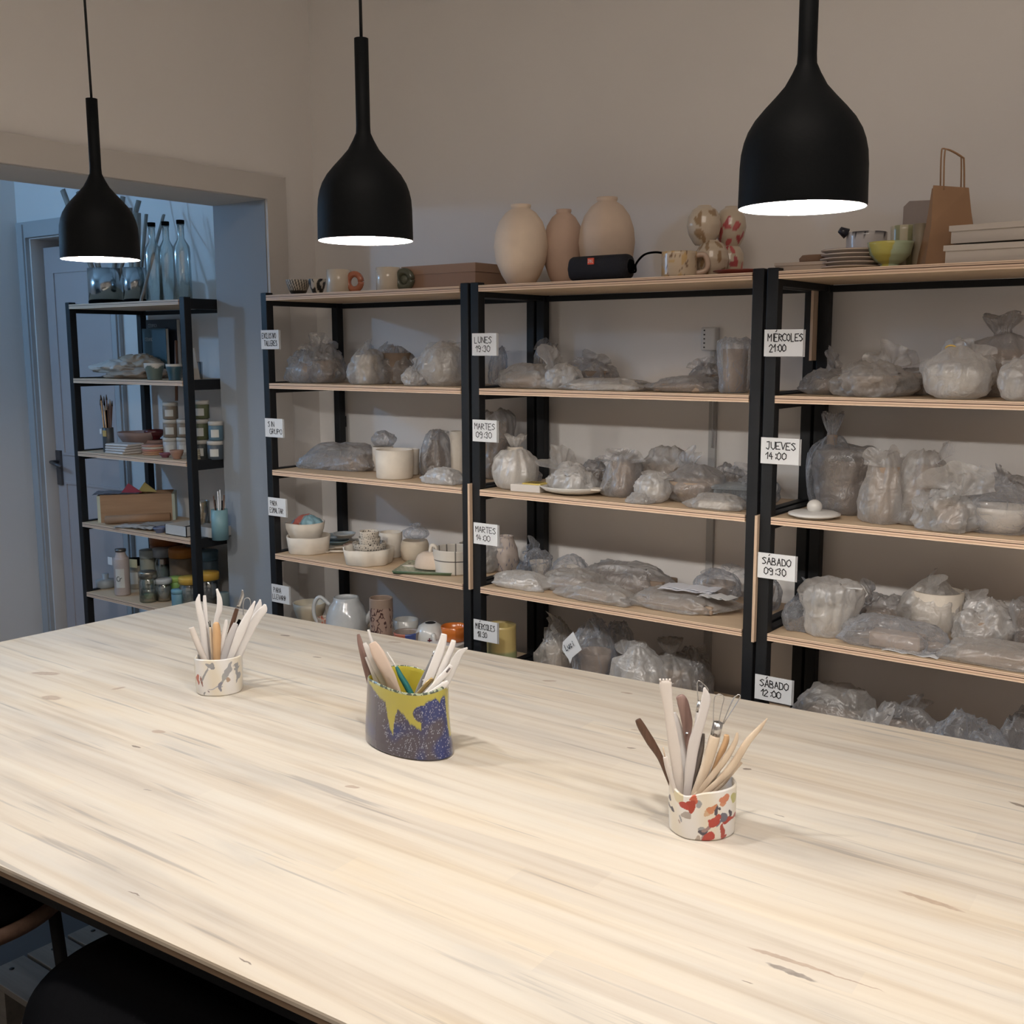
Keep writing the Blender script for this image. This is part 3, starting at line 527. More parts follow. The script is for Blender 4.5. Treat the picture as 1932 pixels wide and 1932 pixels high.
BAGS = [
 # left shelving, second board
 (549, .10, 78, 62, .15, Z2, 'loose', 11, 1, ('bowl', 't', .5), 'clear crinkled bag at the far left end of the left shelving board', GA),
 (612, .14, 100, 72, .19, Z2, 'loose', 12, 3, ('bowl', 't', .62), 'grey bag with a wide open mouth over a brown bowl, left shelving', GA),
 (692, .10, 72, 66, .15, Z2, 'tall', 13, 0, ('cyl', 'w', .6), 'milky pleated bag right of the rear post on the left shelving', GA),
 (750, .19, 84, 70, .17, Z2, 'loose', 14, 3, ('cyl', 'b', .6), 'grey bag around a brown block, second left shelving board', GA),
 (783, .06, 46, 36, .10, Z2, 'loose', 15, 2, None, 'small crumpled pale bag lying low between two larger bags', GA),
 (838, .12, 80, 80, .18, Z2, 'round', 16, 2, ('vase', 'w', .6), 'bright white crumpled bag beside the post of the left shelving', GA),
 # left shelving, third board
 (568, .17, 110, 30, .20, Z3, 'flat', 21, 1, None, 'low clear bag spread at the left end of the third board', GA),
 (648, .20, 165, 48, .22, Z3, 'flat', 22, 3, ('slab', 't', .9), 'long wrinkled grey bag lying behind the white cups', GA),
 (823, .20, 62, 84, .16, Z3, 'tall', 24, 3, ('vase', 'b', .6), 'tall pointed grey bag over a dark vase, left shelving', GA),
 (836, .05, 84, 31, .10, Z3, 'flat', 25, 2, None, 'flat white bag in front of the tall pointed bag', GA),
 # middle shelving, second board
 (975, .11, 116, 47, .19, Z2, 'flat', 31, 0, ('slab', 't', .8), 'low milky bag over clay, left end beside the lunes sign', GB),
 (1012, .28, 46, 78, .09, Z2, 'tall', 32, 3, ('cyl', 'b', .6), 'small dark grey wrapped pot against the rear posts', GB),
 (940, .27, 34, 70, .09, Z2, 'tall', 37, 1, None, 'thin clear bag standing behind the lunes sign', GB),
 (1062, .09, 74, 48, .12, Z2, 'loose', 33, 2, None, 'pale bag corner folded up at the end of a slab', GB),
 (1118, .27, 100, 52, .10, Z2, 'loose', 38, 3, ('bowl', 'b', .8), 'dim grey mound of bag against the wall, second middle board', GB),
 (1152, .09, 165, 24, .18, Z2, 'flat', 34, 0, ('slab', 'w', 1), 'thin flat slab in milky plastic at the middle of the board', GB),
 (1292, .10, 130, 30, .18, Z2, 'flat', 35, 3, ('slab', 't', .9), 'thin flat slab in grey plastic right of the milky one', GB),
 (1335, .24, 62, 50, .12, Z2, 'loose', 39, 3, ('bowl', 'b', .7), 'dark bag below the wall socket', GB),
 (1386, .10, 60, 100, .15, Z2, 'pot', 36, 1, ('cyl', 't', .75), 'tall clear bag over a cylinder, right end of the second middle board', GB),
 # middle shelving, third board
 (953, .26, 82, 128, .13, Z3, 'pot', 41, 3, ('cyl', 't', .8), 'tall grey wrapped vase standing behind the martes 09:30 sign', GB),
 (992, .14, 48, 40, .10, Z3, 'round', 42, 0, None, 'small round milky bag behind the knotted pot', GB),
 (955, .08, 84, 98, .15, Z3, 'tied', 43, 2, ('vase', 'w', .8), 'white bag knotted at the top over a round pot', GB),
 (1080, .10, 88, 58, .12, Z3, 'loose', 44, 2, ('bowl', 'w', .5), 'white crumpled bag lying on the wide pale plate', GB),
 (1118, .25, 80, 48, .14, Z3, 'loose', 45, 3, ('bowl', 'b', .6), 'grey bag hidden behind the wide plate', GB),
 (1176, .13, 72, 80, .15, Z3, 'tall', 46, 3, ('cyl', 't', .6), 'upright wrinkled grey bag right of the wide plate', GB),
 (1258, .25, 150, 88, .16, Z3, 'loose', 47, 0, ('bowl', 't', .6), 'big billowing bag pile against the wall, third middle board', GB),
 (1232, .07, 62, 54, .12, Z3, 'round', 48, 2, ('bowl', 'w', .6), 'white bag twisted into a bright knot facing the front', GB),
 (1308, .13, 112, 70, .17, Z3, 'round', 49, 3, ('bowl', 't', .8), 'smooth grey bag with stretched folds right of the bright knot', GB),
 (1372, .25, 78, 66, .14, Z3, 'loose', 50, 3, ('bowl', 'b', .6), 'dark grey bag behind the clear plastic box', GB),
 (1352, .05, 110, 30, .10, Z3, 'flat', 51, 0, ('slab', 'w', .7), 'flat crumpled bag at the front right edge of the third middle board', GB),
 (1209, .03, 52, 22, .08, Z3, 'flat', 52, 0, None, 'scrap of film hanging at the board edge below the bright knot', GB),
 # middle shelving, fourth board
 (918, .20, 54, 54, .14, Z4, 'loose', 60, 2, ('bowl', 'w', .6), 'milky bag low behind the martes 14:00 sign', GB),
 (1012, .21, 70, 56, .14, Z4, 'loose', 61, 1, ('bowl', 'w', .5), 'clear shiny bag left of the rear middle of the fourth board', GB),
 (1076, .22, 66, 52, .14, Z4, 'round', 62, 1, ('bowl', 'w', .5), 'round clear bag in front of the long dark slab', GB),
 (1190, .24, 200, 54, .16, Z4, 'flat', 63, 3, ('slab', 'b', 1), 'long dark slab wrapped in shiny grey plastic', GB),
 (982, .07, 112, 30, .13, Z4, 'flat', 64, 2, ('slab', 'w', .6), 'flat white crumpled bag at the left front of the fourth board', GB),
 (1085, .13, 120, 42, .15, Z4, 'flat', 65, 0, ('slab', 't', .7), 'low wrinkled bag in the middle of the fourth board', GB),
 (1122, .06, 160, 32, .12, Z4, 'flat', 66, 0, ('slab', 't', .5), 'crumpled bag along the front edge below the dark slab', GB),
 (1290, .14, 200, 32, .22, Z4, 'flat', 67, 0, ('slab', 't', .95), 'wide flat slab in milky plastic under the folded papers', GB),
 (1357, .27, 82, 58, .13, Z4, 'round', 68, 1, ('bowl', 't', .7), 'round grey bag at the rear right of the fourth board', GB),
 # middle shelving, fifth board
 (1050, .19, 66, 112, .15, Z5, 'loose', 71, 0, ('bowl', 'w', .6), 'crumpled bag left of the bag with the note, lowest visible board', GB),
 (1122, .13, 80, 135, .16, Z5, 'round', 72, 1, ('bowl', 't', .7), 'tall bag carrying a torn paper note with a handwritten name', GB),
 (1170, .22, 60, 120, .12, Z5, 'tall', 73, 1, None, 'clear bag peak right behind the bag with the note', GB),
 (1208, .12, 100, 110, .17, Z5, 'round', 74, 2, ('bowl', 'w', .7), 'white rounded bag right of the bag with the note', GB),
 (1262, .18, 110, 118, .16, Z5, 'tied', 75, 0, ('bowl', 't', .6), 'bag with a twisted peak above the table edge, lowest visible board', GB),
 (1304, .22, 76, 100, .15, Z5, 'loose', 76, 3, ('bowl', 'b', .6), 'dim grey bag right of the twisted peak', GB),
 # right shelving, second board
 (1502, .15, 96, 48, .18, Z2, 'loose', 81, 3, ('bowl', 't', .6), 'low dark bag behind the miercoles 21:00 sign', GC),
 (1642, .10, 150, 66, .22, Z2, 'loose', 82, 0, ('bowl', 't', .7), 'broad low milky bag over bowls, left part of the right shelving', GC),
 (1735, .22, 70, 50, .12, Z2, 'pot', 83, 3, ('cyl', 't', .85), 'brown cylinder under grey film behind the knotted white bag', GC),
 (1803, .08, 122, 94, .17, Z2, 'round', 84, 2, ('bowl', 'w', .8), 'round white knotted bag with a yellow rubber band', GC),
 (1888, .23, 160, 152, .20, Z2, 'tied', 85, 3, ('bowl', 't', .6), 'very large translucent bag with folds radiating from its knot', GC),
 (1919, .05, 62, 76, .12, Z2, 'round', 86, 2, None, 'white bag in front of the very large translucent bag', GC),
 # right shelving, third board
 (1512, .22, 86, 172, .14, Z3, 'tied', 91, 1, ('vase', 't', .5), 'tall clear bag standing behind the jueves sign', GC),
 (1472, .20, 76, 62, .16, Z3, 'loose', 92, 1, None, 'shiny clear film left of the lid with the round knob', GC),
 (1594, .19, 122, 122, .22, Z3, 'pot', 93, 3, ('cyl', 'b', .8), 'big straight-sided bag over a dark bucket-shaped pot', GC),
 (1665, .09, 92, 128, .15, Z3, 'tall', 94, 0, ('cyl', 't', .6), 'tall draped bag in front of the dark bucket-shaped pot', GC),
 (1742, .13, 116, 136, .18, Z3, 'tall', 95, 0, ('vase', 't', .7), 'tall draped bag with a dark opening, middle of the right shelving', GC),
 (1895, .24, 176, 92, .18, Z3, 'loose', 96, 3, ('bowl', 'b', .8), 'wide brown bowl under grey film at the rear right', GC),
 (1790, .05, 120, 92, .14, Z3, 'loose', 97, 0, ('bowl', 't', .5), 'bag with pointed corners left of the white bowl bag', GC),
 (1885, .10, 150, 84, .18, Z3, 'round', 98, 1, ('bowl', 'w', .8), 'bag over a bright white bowl at the right edge of the photo', GC),
 # right shelving, fourth board
 (1472, .24, 50, 76, .12, Z4, 'loose', 100, 1, ('bowl', 't', .6), 'greenish clear bag behind the sabado 09:30 sign', GC),
 (1492, .09, 66, 68, .13, Z4, 'loose', 101, 1, None, 'small clear bag with sharp corners left of the pleated round bag', GC),
 (1567, .10, 112, 98, .19, Z4, 'pot', 102, 2, ('bowl', 'w', .8), 'pleated round white bag standing near the front left', GC),
 (1668, .23, 128, 64, .14, Z4, 'loose', 103, 3, ('slab', 't', .7), 'grey bag stretched behind the pleated round bag', GC),
 (1765, .22, 118, 108, .17, Z4, 'round', 104, 0, ('cyl', 'w', .8), 'large milky bag at the rear middle of the right shelving', GC),
 (1850, .18, 116, 96, .17, Z4, 'loose', 105, 2, ('bowl', 't', .6), 'pale bag sloping down to a pointed corner at right', GC),
 (1692, .06, 190, 58, .14, Z4, 'flat', 106, 1, ('slab', 't', .6), 'long shiny bag along the front edge, on a white sheet', GC),
 (1882, .06, 185, 44, .13, Z4, 'flat', 107, 0, ('slab', 't', .9), 'long flat clay slab in film at the front right edge', GC),
 (1932, .21, 56, 98, .14, Z4, 'pot', 108, 3, ('cyl', 'b', .8), 'dark cylinder under film at the right edge, fourth board', GC),
 (1905, .28, 60, 62, .08, Z4, 'round', 109, 3, None, 'small round bag against the wall at far right', GC),
 # right shelving, fifth board
 (1552, .14, 150, 112, .22, Z5, 'flat', 111, 0, ('slab', 't', .7), 'long grey bag right of the sabado 12:00 sign', GC),
 (1640, .07, 60, 74, .12, Z5, 'round', 112, 2, None, 'small white bag peeking over the table edge', GC),
 (1705, .12, 140, 108, .18, Z5, 'loose', 113, 3, ('bowl', 't', .7), 'brownish bag in the middle of the lowest right board', GC),
 (1822, .12, 150, 118, .2, Z5, 'loose', 114, 1, None, 'bluish bag low at the right, behind the table edge', GC),
 (1925, .2, 110, 130, .18, Z5, 'loose', 115, 1, None, 'dim bag at the bottom right corner of the shelving', GC),
]
BG = {}
for b in BAGS: BG[b[7]] = bag(*b)
# paper note on a bag, rubber band
t, W_, H_ = BG[72]
n = thing('paper_note', 'torn white paper note reading luci, stuck to a bag above the table edge', 'paper note', (t.location.x-.02, t.location.y-.105, Z5+.145), -.15)
mesh('note_sheet', [(-.028, .001, .02), (.012, .001, .058), (.047, -.001, .012), (.012, -.002, -.018), (.004, -.002, -.038), (-.004, -.001, -.026), (-.03, .001, -.004)]+[(a, b+.0012, c) for a, b, c in [(-.028, .001, .02), (.012, .001, .058), (.047, -.001, .012), (.012, -.002, -.018), (.004, -.002, -.038), (-.004, -.001, -.026), (-.03, .001, -.004)]],
     [tuple(range(7))[::-1], tuple(range(7, 14))]+[(i, (i+1) % 7, 7+(i+1) % 7, 7+i) for i in range(7)], PAPER, n)
lt = letters('lettering', [('Luci', -.008, .004)], n, 0, 0, .017, INK, -.004, lw=.0022); lt.rotation_euler = (0, -.6, 0)
t, W_, H_ = BG[84]
o = tube('rubber_band', [(.013*math.cos(i*PI/8), .004*math.sin(i*PI/8), .015*math.sin(i*PI/8)) for i in range(17)], .0018, mat((.75, .5, .12), .5)); o.location = (t.location.x-.012, t.location.y-.01, Z2+H_*.93); o.rotation_euler = (1.25, .25, .3)
tag(o, 'yellow rubber band around the neck of the round white bag', 'rubber band')
# ------------------------------------------------------------------ pottery and other things on the shelves
def spot(u, y, D, z): 
    x, y = place(u, y, D, z); return (x, y, z+.0006), dep((x, y, z))/FPX
def cupprof(r, h, th=.004, foot=.9, flare=1.0):
    return [(0, .0), (r*foot*.95, 0), (r*foot, .003), (r*(foot+flare)/2, h*.5), (r*flare, h-.001), (r*flare-th*.5, h), (r*flare-th, h-.001), (r*(foot+flare)/2-th, h*.5), (r*foot-th, .008), (0, .007)]
def bowlprof(r, h, th=.004, foot=.45):
    return [(0, .003), (r*foot*.9, 0), (r*foot, .001), (r*foot, .006), (r*.78, h*.4), (r*.94, h*.72), (r, h), (r-th, h), (r*.9-th, h*.7), (r*.7, h*.38), (r*foot*.8, .01), (0, .009)]
def pot(name, label, cat, u, y, wpx, hpx, z, prof, m, group=None, seg=40, fn=None, paint=None, sy=1, part='body', rz=0, sx=1):
    D = .001; x, yy = place(u, y, .0, z)
    mp = dep((x, yy, z))/FPX; r = wpx*mp/2
    if y > 2: x, yy = place(u, y, 2*r*sy, z)
    h = hpx*mp; t = thing(name, label, cat, (x, yy, z+.0006), rz, group)
    pr = prof(r, h) if callable(prof) else [(a*r, b*h) for a, b in prof]
    lathe(part, pr, m, t, seg=seg, fn=fn, paint=paint, sy=sy, sx=sx)
    return t, r, h
def handle(t, r, h, ang, m, z0=.25, z1=.8, out=.7, rad=.005, name='handle'):
    c, s = math.cos(ang), math.sin(ang); P = [(r*.93, z0*h), (r+out*r*.6, z0*h+(z1-z0)*h*.15), (r+out*r*.8, (z0+z1)/2*h), (r+out*r*.55, z1*h), (r*.93, z1*h)]
    tube(name, curve([(c*a, s*a, b) for a, b in P], 5), rad, m, t)
TOWARD = YAW-PI/2           # facing the camera
RGHT = YAW                  # screen right in plan
wob = lambda a, k, ph=0: (lambda t, r, z: (r*(1+a*math.sin(k*t+ph)), z+a*.35*r*math.sin((k-1)*t+ph) if z > .01 else z))
PG = attr_mat(.3, .06, .4); PGM = attr_mat(.75, .2)
BLK, CRM = (.015, .013, .012), (.62, .55, .45)
# top of the left shelving
def bwlines(t, r, z): return BLK if (math.sin(t*26+z*160) > .25 and z > .018) or z < .016 else CRM
def bwblob(t, r, z): return BLK if noise.noise(Vector((math.cos(t)*3, math.sin(t)*3, z*55+4))) > -.03 else CRM
fine = lambda pr, n: sum([[(a[0]+(b[0]-a[0])*k/n, a[1]+(b[1]-a[1])*k/n) for k in range(n)] for a, b in zip(pr, pr[1:])], [])+[pr[-1]]
dense = lambda pr: sum([[(a[0]+(b[0]-a[0])*k/5, a[1]+(b[1]-a[1])*k/5) for k in range(5)] for a, b in zip(pr, pr[1:])], [])+[pr[-1]]
pot('small_bowl', 'small black bowl with scratched cream lines, at the left end of the top board', 'bowl', 563, .10, 46, 29, Z1, lambda r, h: dense(bowlprof(r, h, .004, .6)), PG, seg=120, paint=bwlines)
pot('small_bowl', 'small black bowl with cream blotches, second on the top board', 'bowl', 599, .10, 34, 29, Z1, lambda r, h: dense(bowlprof(r, h, .004, .6)), PG, seg=80, paint=bwblob)
for u, cc, lab, sd in ((640, (.50, .17, .09), 'white mug with a thick coral ring handle', 0), (733, (.09, .10, .07), 'white mug with a thick dark green ring handle', 1)):
    t, r, h = pot('ring_mug', lab+' on the top board', 'mug', u, .09, 46, 44, Z1, lambda r, h: cupprof(r, h, .005, 1, 1), mat((.66, .58, .47), .25, 0, .1, 40, .05, coat=.5))
    c, s = math.cos(RGHT-.35), math.sin(RGHT-.35); R = .024; cx, cy = c*(r+R*.75), s*(r+R*.75)
    tube('handle', [(cx+c*R*math.cos(i*PI/10), cy+s*R*math.cos(i*PI/10), h*.48+R*1.05*math.sin(i*PI/10)) for i in range(21)], .0105 if sd == 0 else .012, mat(cc, .25, coat=.6), t)
    if sd: lathe('handle_disc', [(0, .004), (.016, .003), (.016, -.003), (0, -.004)], mat((.14, .15, .11), .3), t).matrix_local = Matrix.Translation((cx, cy, h*.48)) @ Matrix.Rotation(RGHT-.35, 4, 'Z') @ Matrix.Rotation(PI/2, 4, 'X')
x0, x1 = xat(786, .12, Z1), xat(897, .12, Z1)
t = thing('cardboard_box', 'long low brown cardboard box at the right end of the left top board', 'box', (x0-.06, .12, Z1+.0006)); w_ = x1-x0+.06
box('carton', (0, w_, 0, .2, 0, .075), CARDB, t); boxes('lid', [(-.002, w_+.002, -.002, 0, .05, .0765), (w_, w_+.002, 0, .2, .05, .0765), (0, w_, 0, .2, .075, .0765)], mat((.40, .25, .17), .8, 0, .1, 20), t)
# top of the middle shelving
VP = [(0, 0), (.42, 0), (.50, .01), (.72, .13), (.93, .30), (1, .48), (.95, .64), (.80, .79), (.56, .90), (.36, .945), (.33, .955), (.37, .97), (.37, 1), (.28, 1), (.27, .95), (0, .93)]
pot('tall_vase', 'large pale ovoid vase, leftmost of the three on the middle top board', 'vase', 983, .10, 102, 148, Z1, VP, CLAY_V, 'three unglazed vases', 56)
pot('tall_vase', 'slimmer unglazed vase standing behind and between the two wide ones', 'vase', 1063, .20, 78, 140, Z1, VP, mat((.64, .47, .37), .85, 0, .15, 50, .05), 'three unglazed vases', 56)
pot('tall_vase', 'large unglazed vase behind the black loudspeaker', 'vase', 1144, .19, 106, 158, Z1, VP, mat((.68, .54, .43), .85, 0, .15, 50, .05), 'three unglazed vases', 56)
xa, xb = xat(1079, .06, Z1), xat(1190, .06, Z1)
t = thing('bluetooth_speaker', 'black rounded portable loudspeaker with a small red badge', 'speaker', ((xa+xb)/2, .06, Z1+.0006)); Ls = (xb-xa)/2
FAB = mat((.012, .012, .018), .85, 0, .8, 400, name='speaker_fabric')
vs, fs = [], []; sg = 32
prf = [(-1, .55), (-.985, .72), (-.94, .90), (-.87, .99), (-.6, 1), (0, 1), (.6, 1), (.87, .99), (.94, .90), (.985, .72), (1, .55)]
for px_, k in prf:
    for i in range(sg):
        a = 2*PI*i/sg; c, s = math.cos(a), math.sin(a); q = 1.0/(abs(c)**3+abs(s)**3)**(1/3); vs.append((px_*Ls, c*q*.030*k, .0345+s*q*.0335*k))
for j in range(len(prf)-1):
    for i in range(sg): fs.append((j*sg+i, j*sg+(i+1) % sg, (j+1)*sg+(i+1) % sg, (j+1)*sg+i))
fs += [tuple(range(sg)), tuple(range((len(prf)-1)*sg, len(prf)*sg))[::-1]]
mesh('speaker_body', vs, fs, FAB, t, smooth=True)
bd = box('badge', (-.011, .009, -.0318, -.029, .043, .060), mat((.75, .10, .05), .4), t, (-.012, 0, 0))
letters('lettering', [('J', -.0095, .048), ('B', -.003, .048), ('L', .0035, .048)], bd, 0, 0, .0075, mat((.85, .8, .78), .5), -.0322, lw=.0013)
for sx_ in (-1, 1): lathe('end_cap', [(0, .0), (.017, .0), (.018, .003), (0, .004)], BLACK2, t).matrix_local = Matrix.Translation((sx_*(Ls-.001), 0, .0345)) @ Matrix.Rotation(sx_*PI/2, 4, 'Y')
def wp(u, v, y): return onY(u, v, y)
o = tube('speaker_cable', curve([wp(1191, 513, .06), wp(1199, 512, .06), wp(1200, 498, .08), wp(1215, 481, .12), wp(1235, 476, .16), wp(1255, 478, .2)], 8), .003, BLACK2); tag(o, 'thin black cable curving from the loudspeaker to behind the marbled mug', 'cable')
def marble(t, r, z):
    n = noise.noise(Vector((math.cos(t)*1.6, math.sin(t)*1.6, z*34)))+.5*noise.noise(Vector((math.cos(t)*5, math.sin(t)*5, z*90)))
    return (.20, .11, .06) if abs(n) < .035 else ((.60, .40, .18) if n > .25 else (.62, .50, .36))
t, r, h = pot('marbled_mug', 'wide cream mug with brown marbling, in front of the dotted cups', 'mug', 1281, .08, 66, 48, Z1, lambda r, h: dense(cupprof(r, h, .005, 1, 1)), PG, seg=96, paint=marble)
handle(t, r, h, RGHT-.2, mat((.58, .42, .32), .3, coat=.5), .15, .85, .75, .0075)
def dots(cols, base, n=16, seed=0, R=.26):
    rr = random.Random(seed); D_ = [(rr.uniform(0, 2*PI), rr.uniform(.1, .95), rr.uniform(-.9, .9), rr.choice(cols)) for _ in range(n)]
    def f(t, r, z, H_=1):
        for (a, b, g, c) in D_:
            du = ((t-a+PI) % (2*PI)-PI)*.8; dv = (z/H_-b)*1.6; x, y = du*math.cos(g*PI)+dv*math.sin(g*PI), -du*math.sin(g*PI)+dv*math.cos(g*PI)
            if (x/R)**2+(y/(R*.42))**2 < 1: return c
        return base
    return f
GLOB = [(0, 0), (.5, 0), (.62, .06), (.88, .26), (1, .5), (.92, .72), (.68, .90), (.42, .965), (.38, 1), (.3, 1), (.3, .95), (0, .9)]
DC = [((.34, .22, .12), (.50, .16, .13)), ((.45, .08, .09), (.55, .12, .12))]
for (u, y, w_, h_, zo, lab, sd, ci) in [(1342, .16, 64, 70, 0, 'lower left dotted round cup of the stack behind the marbled mug', 1, 0), (1376, .235, 54, 66, 0, 'lower right dotted round cup with dark red spots', 2, 1),
                                     (1326, .16, 64, 72, 62, 'upper left dotted round cup with olive lozenge spots', 3, 0), (1376, .235, 58, 76, 58, 'upper right dotted round cup with red spots, near the pendant', 4, 1)]:
    x, yy = place(u, y, .1, Z1); mp = dep((x, yy, Z1))/FPX; f_ = dots(DC[ci][:1] if ci == 0 else DC[ci], (.60, .50, .38), 15, sd); hh = h_*mp
    t = thing('dotted_cup', lab, 'cup', (x, yy, Z1+.0006+zo*mp), sd*1.1, 'dotted round cups stacked on the middle top board')
    lathe('body', dense([(a*w_*mp/2, b*hh) for a, b in GLOB]), PG, t, seg=96, paint=lambda t_, r_, z_, f_=f_, hh=hh: f_(t_, r_, z_, hh))
pot('red_plate', 'dark red plate under the dotted cups, by the right post', 'plate', 1395, .12, 100, 9, Z1, lambda r, h: [(0, .002), (r*.6, 0), (r*.65, .003), (r, h), (r*.98, h+.002), (r*.6, .008), (0, .007)], mat((.22, .035, .025), .3, coat=.4))
# top of the right shelving
x, y = place(1520, .1, .1, Z1); t = thing('boxed_card', 'small flat beige card box, left end of the right top board', 'box', (x, y, Z1+.0006), .1); box('box_body', (-.062, .062, -.045, .045, 0, .020), mat((.48, .38, .30), .7), t); box('box_lid', (-.064, .064, -.047, .047, .015, .0225), mat((.52, .42, .34), .7), t)
x, y = place(1535, .12, .1, Z1); o = lathe('brown_brush', [(0, 0), (.036, 0), (.038, .012), (.03, .02), (0, .021)], mat((.22, .13, .08), .9, 0, .9, 200), None, (x, y, Z1+.0235), sy=.5); tag(o, 'small brown bristly brush on top of the beige card box', 'brush')
x, y = place(1565, .14, .04, Z1); o = box('pink_block', (-.016, .016, -.016, .016, 0, .022), mat((.42, .20, .15), .6), None, (x, y, Z1+.0006), .3, .002); tag(o, 'small pinkish brown block between the card box and the plates', 'block')
for k in range(5):
    x, y = place(1605, .11, .1, Z1); o = lathe('side_plate', fine([(0, .001), (.048, 0), (.052, .001), (.074-.001*k, .007), (.0745-.001*k, .0095), (.071-.001*k, .0095), (.05, .004), (0, .004)], 6), attr_mat(.35, .06), None, (x+.001*(k % 2), y, Z1+.0006+k*.0098), seg=48, paint=lambda t_, r_, z_: (.12, .02, .02) if z_ > .0088 else (.72, .63, .54))
    tag(o, ['bottom', 'second from the bottom', 'middle', 'second from the top', 'top'][k]+' small white plate with a dark red rim in the stack', 'plate', 'small plates with dark red rims')
t, r, h = pot('pitcher', 'white pitcher with a thick black dripping rim, behind the green bowl', 'pitcher', 1632, .24, 74, 76, Z1, lambda r, h: dense(cupprof(r, h, .005, .95, 1)), PG, seg=80, paint=lambda t_, r_, z_: (.02, .02, .03) if z_ > .097+.006*math.sin(5*t_)+.006*math.sin(11*t_) else (.55, .52, .52))
tube('spout', [(-.050*math.cos(YAW), -.050*math.sin(YAW), .098), (-.068*math.cos(YAW), -.068*math.sin(YAW), .108)], [.014, .008], mat((.02, .02, .03), .3), t)
def greenb(t_, r_, z_): return (.52, .46, .10) if (math.sin(t_*2-1.2) > .3-(z_-.05)*9) else (.42, .50, .33)
pot('footed_bowl', 'green footed bowl with a yellow glaze run on the right top board', 'bowl', 1678, .09, 84, 48, Z1, lambda r, h: dense([(0, .0), (r*.42, 0), (r*.45, .004), (r*.38, h*.16), (r*.62, h*.26), (r*.88, h*.52), (r*1, h), (r-.004, h), (r*.82, h*.5), (0, h*.25)]), PG, seg=90, paint=greenb)
pot('striped_cup', 'tall cream cup with green stripes behind the green bowl', 'cup', 1703, .18, 50, 82, Z1, lambda r, h: dense(cupprof(r, h, .004, .9, 1)), PG, seg=96, paint=lambda t_, r_, z_: (.30, .30, .17) if math.sin(t_*6) > .2 else (.56, .50, .36))
pot('olive_cylinder', 'olive brown cylinder vase left of the kraft bag', 'vase', 1733, .13, 27, 82, Z1, lambda r, h: cupprof(r, h, .003, 1, 1), mat((.27, .22, .15), .5, 0, .1, 40, .1))
x, y = place(1742, .32, .02, Z1); o = mesh('grey_board', [(a*.055, b, c) for b in (0, .012) for a, c in [(-1, 0), (1, 0), (1, .165), (.8, .175), (-.75, .178), (-1, .165)]], [tuple(range(6)), tuple(range(6, 12))[::-1]]+[(i, i+6, (i+1) % 6+6, (i+1) % 6) for i in range(6)], mat((.34, .28, .25), .7, 0, .1, 30), None, (x, y-.006, Z1+.0006)); tag(o, 'flat grey brown board with rounded corners leaning behind the kraft bag', 'board')
x, y = place(1788, .12, .1, Z1); t = thing('paper_bag', 'brown kraft paper carrier bag with flat handles, on the right top board', 'paper bag', (x, y, Z1+.0006), .55)
mp = dep((x, y, Z1))/FPX; hh = 148*mp; wb = .062; db = .040
vs = [(-wb, -db, 0), (wb, -db, 0), (wb+.006, 0, 0), (wb, db, 0), (-wb, db, 0), (-wb-.002, 0, 0)]
top = [(-wb*.72, -.012, hh), (wb*.52, -.016, hh*.96), (wb*.5, 0, hh*.9), (wb*.66, .016, hh*.93), (-wb*.66, .012, hh*.98), (-wb*.62, 0, hh*.95)]
mid = [(a[0]*.45+b[0]*.55+.003*(-1)**i, a[1]*.5+b[1]*.5-.004*(-1)**i, hh*.5) for i, (a, b) in enumerate(zip(vs, top))]
V = vs+mid+top
mesh('bag_body', V, [tuple(range(6))[::-1]]+[(j*6+i, j*6+(i+1) % 6, (j+1)*6+(i+1) % 6, (j+1)*6+i) for j in (0, 1) for i in range(6)], KRAFT, t)
for yy_, dz in ((-.014, 0), (.012, .006)):
    z0_ = hh*.94; tube('handle', curve([(-.022, yy_, z0_), (-.024, yy_, z0_+.075+dz), (-.018, yy_, z0_+.088+dz), (.014, yy_*.8, z0_+.072+dz), (.020, yy_*.8, z0_+.058+dz), (.024, yy_, z0_-.02)], 5), .0042, KRAFT, t, 6, flat=.4)
WB = mat((.50, .44, .38), .6, 0, .1, 30, name='white_box_card')
x, y = place(1905, .09, .18, Z1); 
for k, (zz, ww, lab, rz_) in enumerate([(0, .115, 'lower white cardboard tray at the right end of the top board', 0), (.043, .105, 'upper white cardboard tray at the right end of the top board', -.06)]):
    t = thing('card_tray', lab, 'box', (x, y+.01*k, Z1+.0006+zz), rz_); boxes('tray_body', [(-ww, ww*1.4, -.08, .08, 0, .030)], WB, t); o = boxes('tray_lid', [(-ww-.004, ww*1.4+.004, -.084, .084, .026, .038)], WB, t)
# left shelving, third board: white cylinders
def tcup(u, y, w_, h_, z, lab, m=CLAY_W, foot=.96, name='white_cylinder', cat='cup', g=None): return pot(name, lab, cat, u, y, w_, h_, z, lambda r, h: cupprof(r, h, .005, foot, 1), m, g)
t, r, h = tcup(723, .20, 40, 46, Z3, 'small white unglazed cylinder cup behind the wide one'); 
x, y = place(723, .20, .06, Z3); A, fs = bag_mesh('round', .085, .075, .055, 23); t = thing('plastic_bag', 'round grey bag sitting on the small white cylinder cup', 'plastic bag', (x, y, Z3+h+.002)); mesh('bag', A, fs, FILM[3], t, smooth=True)
tcup(745, .07, 72, 54, Z3, 'wide white unglazed cylinder pot at the front of the third left board')
tcup(770, .17, 44, 48, Z3, 'second white cylinder tucked behind the right side of the wide one')
tcup(866, .24, 32, 84, Z3, 'tall plain white cylinder beside the post, third left board', name='tall_cylinder', cat='vase')
